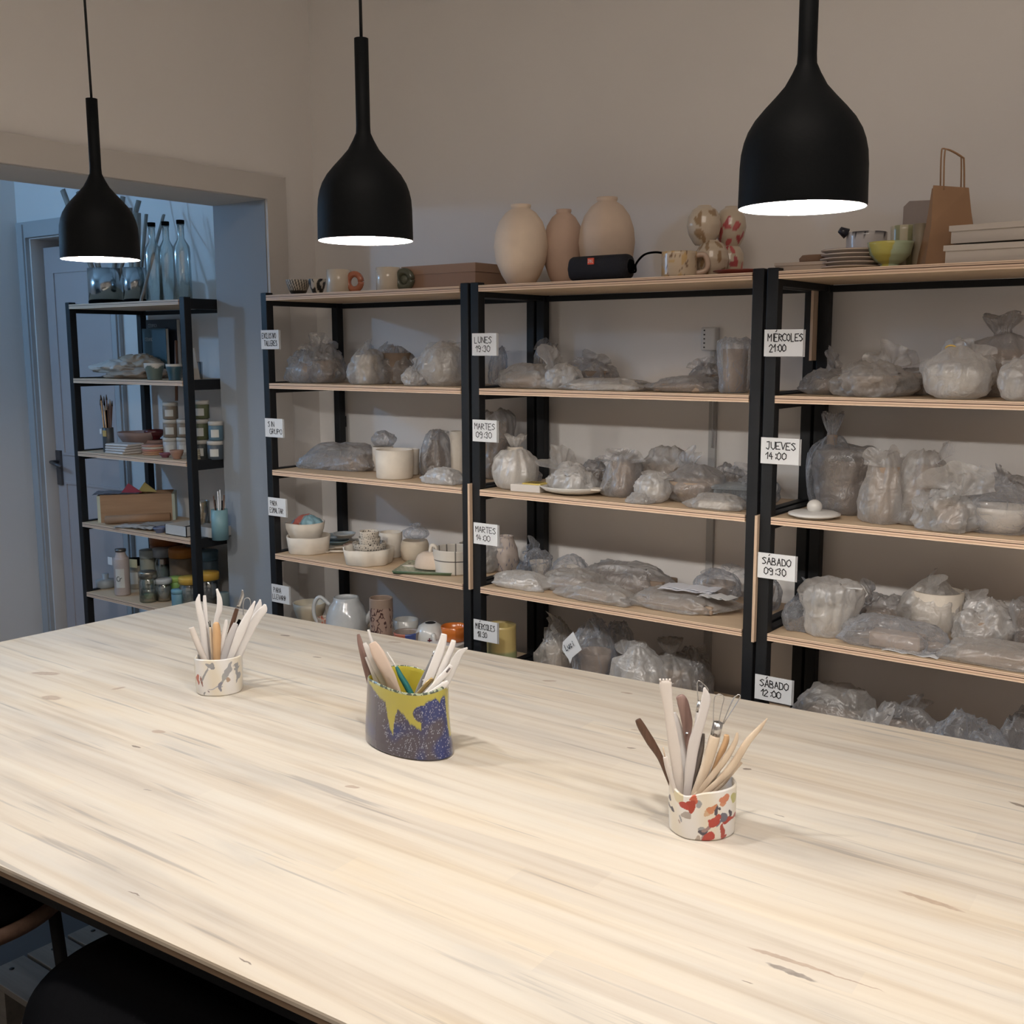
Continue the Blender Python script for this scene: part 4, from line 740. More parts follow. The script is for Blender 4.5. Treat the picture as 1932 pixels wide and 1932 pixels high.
# left shelving, fourth board
pot('wavy_bowl', 'low white dish with a wavy rim at the left of the fourth board', 'bowl', 583, .09, 84, 32, Z4, lambda r, h: cupprof(r, h, .006, .9, 1), CLAY_W, fn=wob(.03, 6), seg=72)
pot('wavy_bowl', 'taller white bowl with a torn edge nested in the wavy dish', 'bowl', 578, .10, 74, 48, Z4+.014, lambda r, h: bowlprof(r, h, .005, .5), CLAY_W, fn=wob(.04, 5, 1), seg=72)
x, y = place(582, .10, .1, Z4); A, fs = bag_mesh('round', .118, .10, .062, 77); t = thing('print_bag', 'plastic bag with red and blue patches inside the torn edged bowl', 'plastic bag', (x, y, Z4+.072)); 
mesh('bag', A, fs, attr_mat(.5, .1), t, smooth=True, paint=[(.60, .17, .13) if (-.035 < p[0] < .004) else ((.22, .38, .45) if p[0] > .006 else (.42, .40, .38)) for p in A])
for k, (u, y, w_, lab) in enumerate([(636, .26, 48, 'teal grey dish stacked at the rear, lowest'), (640, .27, 60, 'pale blue oval dish leaning at the rear'), (650, .24, 44, 'pale flat dish right of the blue oval one')]):
    x, yy = place(u, y, .1, Z4); mp = dep((x, yy, Z4))/FPX; o = lathe('flat_dish', bowlprof(w_*mp/2, .016, .003, .6), mat([(.24, .33, .36), (.40, .48, .52), (.42, .45, .46)][k], .3, coat=.3), None, (x, yy, Z4+.0006+.017*k)); tag(o, lab+', fourth left board', 'dish')
for k, u in enumerate((610, 618)):
    x, y = place(u, 1046-4*k, .03, Z4); t = thing('spoon', ['white clay spoon lying in front of the wavy dish', 'second white clay spoon beside the wavy dish'][k], 'spoon', (x, y+.01, Z4+.0006+.0045*k), .5+.3*k)
    lathe('spoon_bowl', [(0, 0), (.012, .001), (.018, .006), (.016, .006), (0, .003)], CLAY_W, t, sx=1.3); tube('spoon_stem', [(.018, 0, .005), (.075, .005, .006)], .004, CLAY_W, t)
tcup(660, .14, 24, 20, Z4, 'small brown grey cup behind the white scalloped dish', mat((.26, .19, .16), .5), name='small_cup')
pot('scalloped_dish', 'white dish with a scalloped rim at the front of the fourth board', 'dish', 695, .07, 96, 30, Z4, lambda r, h: cupprof(r, h, .005, .9, 1), CLAY_W, fn=wob(.045, 7, 2), seg=84)
def speck(t_, r_, z_):
    k = .0085; a, b = t_*.045/k, z_/k; a += .5*(math.floor(b) % 2); i, j = math.floor(a), math.floor(b)
    h1, h2 = noise.cell(Vector((i+.5, j+.5, 1.5))), noise.cell(Vector((i+.5, j+.5, 5.5))); return BLK if math.hypot(a-i-.5-.3*(h1-.5), b-j-.5-.3*(h2-.5)) < .20+.12*h2 else (.60, .54, .46)
for k, (zo, w_, h_, lab) in enumerate([(.012, 64, 32, 'black spotted white bowl resting on the scalloped dish'), (.048, 42, 22, 'small speckled cup resting on the spotted bowl'), (.072, 38, 20, 'topmost small speckled cup of the stack')]):
    x, y = place(698, .08, .1, Z4); mp = dep((x, y, Z4))/FPX; t = thing('speckled_cup', lab, 'cup', (x, y, Z4+zo), 0, 'speckled cups stacked on the scalloped dish'); lathe('body', fine(bowlprof(w_*mp/2, h_*mp, .004, .7) if k == 0 else cupprof(w_*mp/2, h_*mp, .003, .8, 1), 14), PGM, t, seg=150, paint=speck)
t, r, h = tcup(738, .20, 44, 47, Z4, 'tall white mug with a round handle, behind the speckled cups', name='tall_mug', cat='mug'); handle(t, r, h, RGHT+PI-.2, CLAY_W, .3, .75, .7, .006)
pot('lidded_pot', 'round beige pot with a plastic bag on top, fourth left board', 'pot', 783, .20, 54, 38, Z4, [(0, 0), (.8, 0), (.92, .1), (1, .45), (.98, .8), (.88, 1), (.8, 1), (.82, .5), (0, .3)], mat((.55, .47, .37), .6, 0, .15, 60, .08))
x, y = place(785, .20, .1, Z4); A, fs = bag_mesh('tied', .09, .08, .052, 79); t = thing('plastic_bag', 'small clear bag bunched on the round beige pot', 'plastic bag', (x, y, Z4+.076)); mesh('bag', A, fs, FILM[1], t, smooth=True)
def grid(t_, r_, z_): return BLK if abs((t_*7/PI) % 1-.5) > .462 or abs(z_-.045) < .0016 or z_ > .0855 else (.62, .58, .52)
pot('grid_bowl', 'white bowl painted with a black square grid, partly behind the post', 'bowl', 860, .13, 86, 46, Z4, lambda r, h: fine(cupprof(r, h, .004, .94, 1), 26), PG, seg=128, paint=lambda t_, r_, z_: grid(t_, r_, z_))
pot('grid_bowl', 'second grid painted white bowl, mostly hidden behind the post', 'bowl', 893, .24, 54, 44, Z4, lambda r, h: fine(cupprof(r, h, .004, .94, 1), 26), PG, seg=128, paint=grid)
o = tube('clay_spatula', [wp(757, 1058, .07)*[1, 1, 0]+[0, 0, Z4+.005], (xat(783, .09, Z4), .09, Z4+.006)], [.005, .007], CLAY_W); tag(o, 'little white clay stick lying between the scalloped dish and the dome', 'spatula')
o = tube('clay_spatula', [(xat(756, .085, Z4), .085, Z4+.004), (xat(775, .12, Z4), .12, Z4+.004)], [.004, .005], mat((.35, .33, .3), .6)); tag(o, 'little grey stick lying behind the white clay stick', 'spatula')
x, y = place(808, .10, .1, Z4); t = thing('leaf_plate', 'square green plate with cream leaf strokes under the white dome', 'plate', (x, y+.005, Z4+.0006), .45)
n_ = 70; vs, fs, cs = [], [], []
for j in range(n_+1):
    for i in range(n_+1):
        a, b = i/n_*2-1, j/n_*2-1; vs.append((a*.098, b*.092, .006+.004*max(abs(a), abs(b))**6)); q = math.sin(9*a+5*abs((b*2.5) % 1-.5)*4); cs.append((.55, .55, .42) if q > .45 else (.09, .14, .075))
k_ = len(vs); vs += [(a*.094, b*.088, 0) for a, b in ((-1, -1), (1, -1), (1, 1), (-1, 1))]; cs += [(.09, .14, .075)]*4
fs = [(j*(n_+1)+i, j*(n_+1)+i+1, (j+1)*(n_+1)+i+1, (j+1)*(n_+1)+i) for j in range(n_) for i in range(n_)]+[(k_, k_+3, k_+2, k_+1), (0, k_, k_+1, n_), (n_, k_+1, k_+2, (n_+1)**2-1), ((n_+1)**2-1, k_+2, k_+3, n_*(n_+1)), (n_*(n_+1), k_+3, k_, 0)]
mesh('plate_body', vs, fs, PG, t, smooth=True, paint=cs)
t, r, h = pot('dome_lid', 'white oval dome lid with a loop handle standing on the green plate', 'lid', 818, .10, 74, 30, Z4+.0105, [(0, .0), (1, 0), (1, .08), (.96, .4), (.82, .78), (.6, .97), (0, 1)], mat((.60, .48, .38), .6, 0, .1, 60, .05), sy=.72, rz=.4)
tube('loop_handle', curve([(-.010, 0, h*.93), (-.008, 0, h*1.3), (0, 0, h*1.42), (.009, 0, h*1.25), (.011, 0, h*.93)], 5), .0065, CLAY_W, t)
# left shelving, fifth board
pot('cream_bowl', 'wide cream bowl low behind the far table edge', 'bowl', 585, .16, 62, 46, Z5, lambda r, h: bowlprof(r, h, .004, .4), mat((.55, .49, .38), .35))
pot('patterned_cup', 'small cup with red and brown flowers beside the cream bowl', 'cup', 613, .08, 26, 40, Z5, lambda r, h: dense(cupprof(r, h, .004, .8, 1)), PG, seg=70, paint=bwblob and (lambda t_, r_, z_: (.42, .10, .06) if noise.noise(Vector((t_*3, z_*70, 2))) > .1 else (.42, .36, .30)))
t, r, h = pot('teapot', 'speckled white glazed teapot without its lid', 'teapot', 655, .12, 80, 80, Z5, [(0, 0), (.78, 0), (.95, .1), (1, .3), (.96, .55), (.8, .78), (.62, .9), (.58, 1), (.54, 1), (.56, .9), (.8, .6), (0, .4)], mat((.52, .54, .55), .15, 0, .2, 25, .2, coat=.8))
a = RGHT+PI-.1; c, s = math.cos(a), math.sin(a); tube('handle', curve([(c*r*.8, s*r*.8, h*.8), (c*r*1.25, s*r*1.25, h*.98), (c*r*1.55, s*r*1.55, h*.8), (c*r*1.5, s*r*1.5, h*.45), (c*r*.97, s*r*.97, h*.22)], 6), .007, mat((.52, .54, .55), .15, 0, .2, 25, .2, coat=.8), t)
c, s = math.cos(RGHT-.1), math.sin(RGHT-.1); tube('spout', curve([(c*r*.8, s*r*.8, h*.35), (c*r*1.15, s*r*1.15, h*.6), (c*r*1.4, s*r*1.4, h*.96)], 6), [.016, .015, .014, .013, .012, .012, .011, .01, .0095, .009, .009, .009, .009], mat((.52, .54, .55), .15, 0, .2, 25, .2, coat=.8), t)
def brownv(t_, r_, z_):
    n = noise.noise(Vector((math.cos(t_)*2.2, math.sin(t_)*2.2, z_*28+7)))+.5*noise.noise(Vector((math.cos(t_)*6, math.sin(t_)*6, z_*90))) if noise.noise(Vector((math.cos(t_)*1.5, math.sin(t_)*1.5, z_*15))) > -.12 else .5
    return (.30, .22, .17) if z_ > .155 else ((.055, .02, .018) if abs(n) < .13 else (.36, .25, .20))
pot('cylinder_vase', 'tall straight vase with dark brown scrawled pattern', 'vase', 721, .07, 44, 104, Z5, lambda r, h: fine(cupprof(r, h, .004, 1, 1), 50), PG, seg=170, paint=brownv)
pot('red_plate', 'dark red plate edge showing beside the scrawled vase', 'plate', 700, .05, 44, 24, Z5, lambda r, h: bowlprof(r, h, .004, .5), mat((.26, .05, .03), .3))
tcup(767, .17, 48, 52, Z5, 'white round bowl behind the red and blue one', GLAZE_W, .75, 'round_bowl', 'bowl')
pot('painted_bowl', 'bowl painted in coral and blue blocks over brown, beside the scrawled vase', 'bowl', 768, .04, 50, 56, Z5, lambda r, h: dense(bowlprof(r, h, .004, .6)), PG, seg=90, paint=lambda t_, r_, z_: (.40, .13, .08) if math.sin(t_-.4) < -.5 and math.cos(t_*1.0-.4) < .2 else ((.05, .08, .25) if math.cos(t_-.4) > .1 and math.sin(t_) < 0 else (.26, .21, .18)))
t, r, h = pot('jug_vase', 'white glazed closed jug with a dark hole on top and a side handle', 'jug', 813, .10, 60, 70, Z5, [(0, 0), (.62, 0), (.85, .12), (1, .42), (.95, .72), (.72, .92), (.4, 1), (.34, 1), (.3, .95), (0, .8)], GLAZE_W)
lathe('dark_opening', [(0, h*1.0), (r*.33, h*1.001), (r*.33, h*.99), (0, h*.98)], INK, t); handle(t, r, h, TOWARD+.25, GLAZE_W, .1, .75, .35, .007)
o = boxes('red_flower_mark', [(-.007, .007, 0, .001, -.0018, .0018), (-.0018, .0018, 0, .001, -.008, .008)], mat((.14, .025, .04), .4), t, (r*.62, -r*.80, h*.62), .6)
x, y = place(866, .10, .1, Z5); o = box('white_carton', (-.055, .05, -.06, .06, 0, .078), mat((.55, .53, .52), .6), None, (x-.02, y, Z5+.0006), .05, .002); tag(o, 'plain white carton under the orange bowl', 'box')
pot('orange_bowl', 'glossy orange bowl standing on the white carton', 'bowl', 857, .10, 50, 28, Z5+.08, lambda r, h: cupprof(r, h, .004, .85, 1), mat((.62, .17, .03), .2, coat=.6), fn=wob(.02, 5))
# middle shelving: pots, box, plate, papers
pot('two_tone_pot', 'yellow over green cylinder pot beside the miercoles 18:30 sign', 'pot', 945, .12, 60, 92, Z5, lambda r, h: sum([[(a[0]+(b[0]-a[0])*k/9, a[1]+(b[1]-a[1])*k/9) for k in range(9)] for a, b in zip(cupprof(r, h, .004, 1, 1), cupprof(r, h, .004, 1, 1)[1:])], [])+[(0, .007)], PG, seg=60, fn=lambda t_, r_, z_: (r_*(1 if z_ < .072 else .97), z_), paint=lambda t_, r_, z_: (.28, .31, .15) if z_ < .072 else ((.06, .05, .04) if r_ < .045 else (.56, .43, .17)))
def sheets(label, u, y, z, w_, d_, m, rz, n=1, dz=.0006):
    x, yy = place(u, y, .05, z); vs, fs = [], []
    for k in range(n):
        b = len(vs); q = .004*k; nx = 8
        for j in (0, 1):
            for i in range(nx+1):
                a = i/nx*2-1
                for h_ in (0, .0008): vs.append((a*w_/2+q, (j*2-1)*d_/2+q, dz+k*.0012+h_+.004*math.sin(i*1.1+k)**2))
        for i in range(nx):
            A_ = b+2*i; B_ = b+2*(nx+1)+2*i
            fs += [(A_+1, A_+3, B_+3, B_+1), (A_, B_, B_+2, A_+2), (A_, A_+2, A_+3, A_+1), (B_, B_+1, B_+3, B_+2)]
    o = mesh('paper_sheet', vs, fs, m, None, (x, yy, z), rz); tag(o, label, 'paper'); return o
sheets('white paper sheets low beside the yellow and green pot', 985, .10, Z5+.02, .09, .07, PAPER, .3, 2)
x, y = place(1000, .055, .06, Z3); t = thing('white_box', 'small white box lid with a yellow note on it, third middle board', 'box', (x, y, Z3+.0006), .1); box('tray', (-.05, .05, -.03, .03, 0, .022), mat((.62, .58, .54), .6), t, bevel=.002); box('yellow_note', (-.012, .05, -.025, .028, .0222, .026), mat((.62, .47, .12), .7), t); boxes('pen_lines', [(-.005+.008*k, -.002+.008*k, -.018, .018, .0262, .0266) for k in range(6)], INK, t)
pot('wide_plate', 'wide pale grey plate at the front of the third middle board', 'plate', 1086, .10, 138, 14, Z3, lambda r, h: [(0, .003), (r*.5, 0), (r*.55, .002), (r*.85, .009), (r, h), (r*.99, h+.003), (r*.84, .014), (r*.5, .008), (0, .007)], mat((.58, .56, .52), .5, 0, .1, 40, .05), seg=64)
for k, (u, y) in enumerate(((1112, .08), (1126, .10), (1121, .055))):
    x, yy = place(u, y, .03, Z3); o = lathe('clay_scrap', [(0, 0), (.017, 0), (.021, .003), (.018, .006), (0, .006)], CLAY_W, None, (x, yy, Z3+.012+.003*k), 14, sy=.6, fn=wob(.1, 3, k)); tag(o, ['left', 'right', 'front'][k]+' flat pale clay scrap lying on the wide plate', 'clay piece')
x, y = place(1392, .14, .1, Z3); t = thing('clear_box', 'shiny clear plastic food box with a grey lid rim near the right post', 'plastic box', (x, y, Z3+.0006), .2)
CB = film('clear_box_plastic', (.6, .65, .68), .22, .08, 8); box('tub', (-.055, .055, -.05, .05, 0, .048), CB, t, bevel=.008); box('lid', (-.06, .06, -.055, .055, .046, .056), CB, t, bevel=.005)
x, y = place(1300, .10, .1, Z4); 
sheets('folded white sheet of paper lying on the wide wrapped slab', 1296, .12, Z4+.052, .15, .06, mat((.66, .67, .72), .6), .12, 4); sheets('second white sheet of paper right of the folded one', 1352, .10, Z4+.048, .09, .05, mat((.62, .62, .62), .6), -.1, 2)
t = thing('scribbled_vase', 'white faceted vase with thin blue line drawing inside clear film', 'vase', (*place(953, .25, .1, Z4), Z4+.0006)); mp = dep(t.location)/FPX
def scrib(t_, r_, z_): return (.10, .12, .2) if abs(noise.noise(Vector((math.cos(t_)*2.4, math.sin(t_)*2.4, z_*28)))) < .02 else (.55, .47, .42)
lathe('body', dense([(0, 0), (.042, 0), (.046, .03), (.040, .07), (.026, .105), (.028, .112), (.022, .112), (.02, .09), (0, .08)]), PGM, t, seg=100, paint=scrib)
# right shelving: lid with knob, sheet under bag, bag note
t, r, h = pot('knob_lid', 'round white lid with a ball knob at the front left of the third right board', 'lid', 1536, .055, 96, 10, Z3, [(0, 0), (.72, 0), (.80, .3), (1, .55), (1, .85), (.85, 1.1), (.3, 1.3), (0, 1.3)], mat((.62, .60, .57), .45, 0, .06, 60), seg=64)
lathe('knob', [(.0, 0)]+[(.0185*math.sin(a_), .017-.0175*math.cos(a_)) for a_ in [PI*i/14 for i in range(3, 14)]]+[(0, .0345)], mat((.62, .60, .57), .45), t, (0, 0, .010), 28)
sheets('white sheet of paper sticking out below the long shiny bag', 1722, .035, Z4, .13, .05, PAPER, -.05, 1)
t, W_, H_ = BG[102]
n = thing('paper_label', 'curled white paper label on the pleated round bag', 'label', (t.location.x+.055, t.location.y-.03, Z4+H_*.93), .2); box('label_strip', (-.03, .03, -.006, .006, 0, .0015), PAPER, n); letters('lettering', [('2', -.024, 0)], n, 0, .0016, .009, INK, -.0062, lw=.001)
# ------------------------------------------------------------------ things on the shelving of the other room
BG_ = 'glass bottles on top of the far shelving'
def profm(pts, r, h): return [(a*r, b*h) for a, b in pts]
for k, (u, h_, y) in enumerate([(293, 148, .16), (319, 150, .20), (347, 150, .15)]):
    x, yy = place(u, y, .05, Z1); mp = dep((x, yy, Z1))/FPX; h = h_*mp; r = .033
    t = thing('glass_bottle', ['left', 'middle', 'right'][k]+' tall clear bottle with a black stopper on the far shelving', 'bottle', (x, yy, Z1+.0006), 0, BG_)
    lathe('bottle_glass', profm([(0, .01), (.9, 0), (1, .01), (1, .60), (.93, .68), (.55, .745), (.40, .78), (.38, .93), (.44, .935), (.44, .95), (.36, .95), (.33, .78), (.85, .67), (.93, .60), (.93, .03), (0, .03)], r, h), GLASS, t, seg=28)
    lathe('stopper', profm([(0, .94), (.42, .945), (.46, .96), (.46, 1), (0, 1.0)], r, h), BLACK2, t, seg=20)
JARM = glass('tinted_steel_jar', (.55, .62, .68), .9)
for k, (u, w_, h_, y, lab) in enumerate([(202, 64, 66, .10, 'wide shiny canister with a dark base below the left pendant'), (256, 42, 66, .12, 'narrower shiny canister left of the clear bottles')]):
    x, yy = place(u, y, .1, Z1); mp = dep((x, yy, Z1))/FPX; r, h = w_*mp/2, h_*mp
    t = thing('metal_canister', lab, 'canister', (x, yy, Z1+.0006)); lathe('canister_body', [(0, .01), (r, .01), (r, h), (r-.003, h), (r-.003, .014), (0, .014)], mat((.42, .45, .47), .18, 1, .02, name='brushed_steel'), t, seg=40); lathe('base_ring', [(0, 0), (r*1.01, 0), (r*1.02, .013), (0, .013)], BLACK2, t, seg=40)
SLAT = wood('grey_slat', (.22, .19, .16), (.34, .29, .25), 2, 7, .7)
for k, (ub, ut, vt, yb, yt, wd, lab) in enumerate([(196, 118, 358, .10, .16, 11, 'leftmost wooden slat fanning out of the wide canister'), (202, 148, 361, .11, .2, 11, 'second wooden slat fanning left out of the wide canister'), (208, 232, 371, .11, .22, 10, 'wooden slat standing nearly upright in the wide canister'),
                                          (212, 262, 378, .09, .22, 10, 'wooden slat leaning right in the wide canister'), (254, 243, 393, .12, .2, 14, 'broad wooden slat in the narrow canister'), (258, 259, 402, .11, .16, 14, 'broad grey slat right of the other broad one'), (262, 276, 404, .12, .2, 7, 'thin slat nearest the clear bottles')]):
    xb_, xt_ = xat(ub, yb, Z1+.02), None; pt = onY(ut, vt, yt); mp = dep(pt)/FPX
    o = tube('wooden_stick', [(xb_, yb, Z1+.02), tuple(pt)], [wd*mp*.45, wd*mp*.5], SLAT, None, 4, side=(_f[0], _f[1], 0), flat=.35); tag(o, lab, 'wooden stick', 'slats standing in the canisters')
o = tube('wooden_stick', [(xat(266, .05, Z1), .05, Z1+.002), tuple(onY(309, 405, .30))], .007, SLAT, None, 4, flat=.5); tag(o, 'long slat leaning across behind the clear bottles', 'wooden stick', 'slats standing in the canisters')
# second board: cloth pile, books, small pots
def cloth(u, y, w_, h_, D, z, seed, col, lab):
    x, yy = place(u, y, D, z); mp = dep((x, yy, z))/FPX; A, fs = bag_mesh('cloth', w_*mp, D, h_*mp, seed); o = mesh('folded_cloth', A, fs, mat(col, .9, 0, .5, 60, .12), None, (x, yy, z+.0006), 0, True); tag(o, lab, 'cloth', 'cloths piled on the far shelving')
cloth(262, .17, 150, 24, .24, Z2, 5, (.36, .29, .23), 'tan cloth at the bottom of the rumpled pile')
cloth(222, .13, 110, 26, .18, Z2+.022, 6, (.50, .50, .48), 'white cloth at the left of the rumpled pile')
cloth(258, .20, 120, 32, .18, Z2+.030, 8, (.42, .38, .32), 'grey beige cloth on top of the rumpled pile')
def book(u0, u1, v0, y, z, thick, col, lines, lab, lean=.0, tc=(.45, .5, .52)):
    xa_, xb_ = xat(u0, y, z), xat(u1, y, z); W_ = xb_-xa_; Hh = float(onY((u0+u1)/2, v0, y)[2])-z
    t = thing('book', lab, 'book', (xa_, y, z+.0006)); t.rotation_euler = (-lean, 0, 0)
    box('cover', (0, W_, 0, thick, 0, Hh), mat(col, .45, 0, .1, 20), t, bevel=.001); box('pages', (.002, W_+.0006, .002, thick-.002, .002, Hh-.002), mat((.5, .48, .44), .8), t)
    letters('lettering', [(a, b*W_, c*Hh) for a, b, c in lines], t, 0, 0, .013, mat(tc, .5), -.0008, lw=.0014)
    return t, W_, Hh
book(280, 337, 603, .31, Z2+.02, .018, (.012, .014, .022), [('CERAMICA', .08, .86), ('CREATIVA', .08, .76)], 'dark book titled ceramica creativa standing against the rear of the far shelving')
t, W_, Hh = book(272, 316, 620, .27, Z2+.02, .015, (.03, .075, .10), [('CERAMIC', .12, .72)], 'teal book titled ceramic in front of the darker book')
lathe('cover_photo', [(0, 0), (.012, 0), (.012, .001), (0, .001)], mat((.4, .42, .42), .5), t, (W_*.42, -.0005, Hh*.3)).rotation_euler = (PI/2, 0, 0)
o = tube('brown_rod', [(xat(331, .09, Z2), .09, Z2-.08), (xat(336, .11, Z2), .11, Z2+.15)], .006, TOOLD); tag(o, 'dark rod hooked over the edge of the far shelving board', 'rod')
pot('green_pot', 'small green grey pot with a white dripped rim in front of the cloths', 'pot', 292, .05, 38, 31, Z2, lambda r, h: dense(bowlprof(r, h, .004, .7)), PG, paint=lambda t_, r_, z_: (.58, .55, .5) if z_ > .05+.006*math.sin(4*t_) else (.12, .16, .14), seg=60)
pot('green_pot', 'second small dark pot partly behind the near post of the far shelving', 'pot', 330, .05, 32, 30, Z2, lambda r, h: dense(bowlprof(r, h, .004, .7)), PG, paint=lambda t_, r_, z_: (.58, .55, .5) if z_ > .052 else (.03, .08, .11), seg=60)
o = mesh('paper_roll_sheet', *(lambda x, y: ([(x-.03, y, Z2+.001), (x+.035, y+.02, Z2+.001), (x+.01, y+.02, Z2+.12), (x-.03, y+.01, Z2+.14), (x-.03, y+.003, Z2+.001), (x+.035, y+.023, Z2+.001), (x+.01, y+.023, Z2+.12), (x-.03, y+.013, Z2+.14)], BF))(xat(358, .1, Z2), .10), mat((.42, .36, .30), .8)); tag(o, 'beige folded sheet behind the near post of the far shelving', 'paper')
pot('steel_cup', 'shiny steel cup on the far shelving right of the near post', 'cup', 372, .20, 22, 32, Z2, lambda r, h: cupprof(r, h, .002, .95, 1), mat((.4, .42, .44), .2, 1))
pot('steel_cup', 'narrow steel tin behind the shiny steel cup', 'cup', 358, .22, 16, 30, Z2, lambda r, h: cupprof(r, h, .002, 1, 1), mat((.25, .27, .3), .3, 1))
# third board: brushes, plate stacks, labelled jars
t = thing('brush_jar', 'slim jar crammed with paint brushes on the third far board', 'brush jar', (*place(206, .06, .1, Z3), Z3+.0006)); mp = dep(t.location)/FPX
lathe('jar_body', cupprof(.022, .10, .003, 1, 1), mat((.05, .055, .06), .4), t, seg=24); box('yellow_tag', (-.001, .022, -.024, -.022, .065, .09), mat((.5, .33, .1), .6), t); box('white_tag', (-.022, -.010, -.024, -.0215, .075, .095), PAPER, t)
rr = random.Random(3)
for k in range(13):
    a = rr.uniform(0, 2*PI); R = rr.uniform(.004, .014); q = rr.uniform(.008, .026); hb = rr.uniform(.16, .215)
    b_ = tube('brush', [(R*math.cos(a), R*math.sin(a), .02), (q*math.cos(a), q*math.sin(a), hb)], .0028, [TOOLR, BLACK2, TOOLD, TOOLO][k % 4], t, 6)
    tube('bristles', [(q*math.cos(a), q*math.sin(a), hb), (q*1.08*math.cos(a), q*1.08*math.sin(a), hb+.022)], [.0042, .001], mat((.06, .04, .03) if k % 3 else (.4, .36, .3), .8), b_, 6)
SC_ = attr_mat(.5, .1)
for k in range(4):
    x, y = place(234, .06, .12, Z3); o = box('square_dish', (-.062, .062, -.045, .045, 0, .0095), mat((.55, .52, .50), .5, 0, .1, 40), None, (x+.004*k-.004, y, Z3+.0006+k*.0105), .06*k, .004); tag(o, ['lowest', 'second', 'third', 'topmost'][k]+' white slab dish of the stack beside the brush jar', 'dish', 'white slab dishes')
def stackd(u, y, n, w_, cols, lab, z=Z3, th=.008, grp=None):
    x, yy = place(u, y, .1, z); mp = dep((x, yy, z))/FPX
    for k in range(n):
        o = lathe('clay_coaster', [(0, 0), (w_*mp/2*.96, 0), (w_*mp/2, th*.3), (w_*mp/2, th*.9), (0, th*.9)], mat(cols[k % len(cols)], .6, 0, .1, 50), None, (x+.002*math.sin(k*2.3+u), yy, z+.0006+k*th), 24); tag(o, ['bottom', 'second from bottom', 'middle', 'second from top', 'top'][k]+' of the '+lab, 'coaster', lab if n > 2 else None)
    return x, yy, n*th
stackd(290, .10, 5, 42, [(.42, .22, .12), (.42, .22, .12), (.4, .17, .13), (.5, .45, .38), (.42, .22, .16)], 'thin tan coasters stacked before the dark red bowl')
stackd(367, .06, 5, 22, [(.55, .5, .38)], 'small cream coasters right of the near post')
x, y = place(262, .22, .1, Z3)
pot('clay_dish', 'stack-topping rough pinkish bowl behind the white slab dishes', 'bowl', 262, .20, 74, 28, Z3+.012, lambda r, h: bowlprof(r, h, .006, .5), mat((.33, .24, .22), .7), fn=wob(.03, 5))
pot('dark_red_bowl', 'dark wine red bowl behind the thin coasters', 'bowl', 292, .24, 40, 18, Z3+.042, lambda r, h: bowlprof(r, h, .004, .5), mat((.09, .015, .02), .25, coat=.5))
x, y = place(292, .24, .1, Z3); o = lathe('pink_dish', bowlprof(.045, .041, .004, .7), mat((.35, .22, .19), .6), None, (x, y, Z3+.0006)); tag(o, 'pink dish holding up the dark wine red bowl', 'dish')
pot('terracotta_cup', 'low terracotta cup at the front edge by the near post', 'cup', 334, .04, 26, 17, Z3, lambda r, h: bowlprof(r, h, .005, .6), mat((.30, .17, .12), .7))
pot('plum_dish', 'little plum coloured dish between the coasters and the terracotta cup', 'dish', 312, .05, 22, 9, Z3, lambda r, h: bowlprof(r, h, .003, .6), mat((.2, .07, .1), .5))
LIDW = mat((.50, .48, .44), .6)
def jar(u, y, z, w_, h_, col, lid, lab, group=None, label_=True, glassy=None, lidh=.2, txt=None):
    x, yy = place(u, y, w_*.0022, z); mp = dep((x, yy, z))/FPX; r, h = w_*mp/2, h_*mp
    t = thing('storage_jar', lab, 'jar', (x, yy, z+.0006), 0, group); hl = h*(1-lidh)
    if glassy: lathe('jar_glass', profm([(0, 0), (.92, 0), (1, .03), (1, .84), (.9, .93), (.86, 1), (.8, 1), (.8, .93), (.94, .82), (.94, .06), (0, .05)], r, hl), GLASS, t, seg=28); lathe('contents', [(0, .003), (r*.9, .003), (r*.92, hl*glassy), (0, hl*glassy)], mat(col, .8, 0, .2, 60, .1), t, seg=24)
    else: lathe('jar_body', profm([(0, 0), (.92, 0), (1, .03), (1, .95), (.92, 1), (0, 1)], r, hl), mat(col, .5, 0, .1, 40, .08), t, seg=28)
    if lid is not None: lathe('jar_lid', [(0, hl-.002), (r*1.02, hl-.001), (r*1.03, h-.004), (r*.98, h), (0, h)], lid, t, seg=28)
    if label_:
        n_ = 6; a0 = TOWARD+.1; vs = []
        for j in (.22, .72):
            for i in range(n_+1): a = a0-.55+1.1*i/n_; vs.append(((r+.0012)*math.cos(a), (r+.0012)*math.sin(a), hl*j))
        mesh('paper_label', vs, [(i, i+1, i+n_+2, i+n_+1) for i in range(n_)], mat((.55, .55, .52), .7), t)
        if txt:
            l_ = letters('lettering', [(txt, -.012, hl*.4)], t, 0, 0, .020, INK, -(r+.003), lw=.002); l_.rotation_euler = (0, 0, a0+PI/2)
    return t, h
GJ = 'labelled glaze jars on the third far board'
OL, GY, TN = (.10, .115, .055), (.12, .15, .17), (.22, .18, .14)
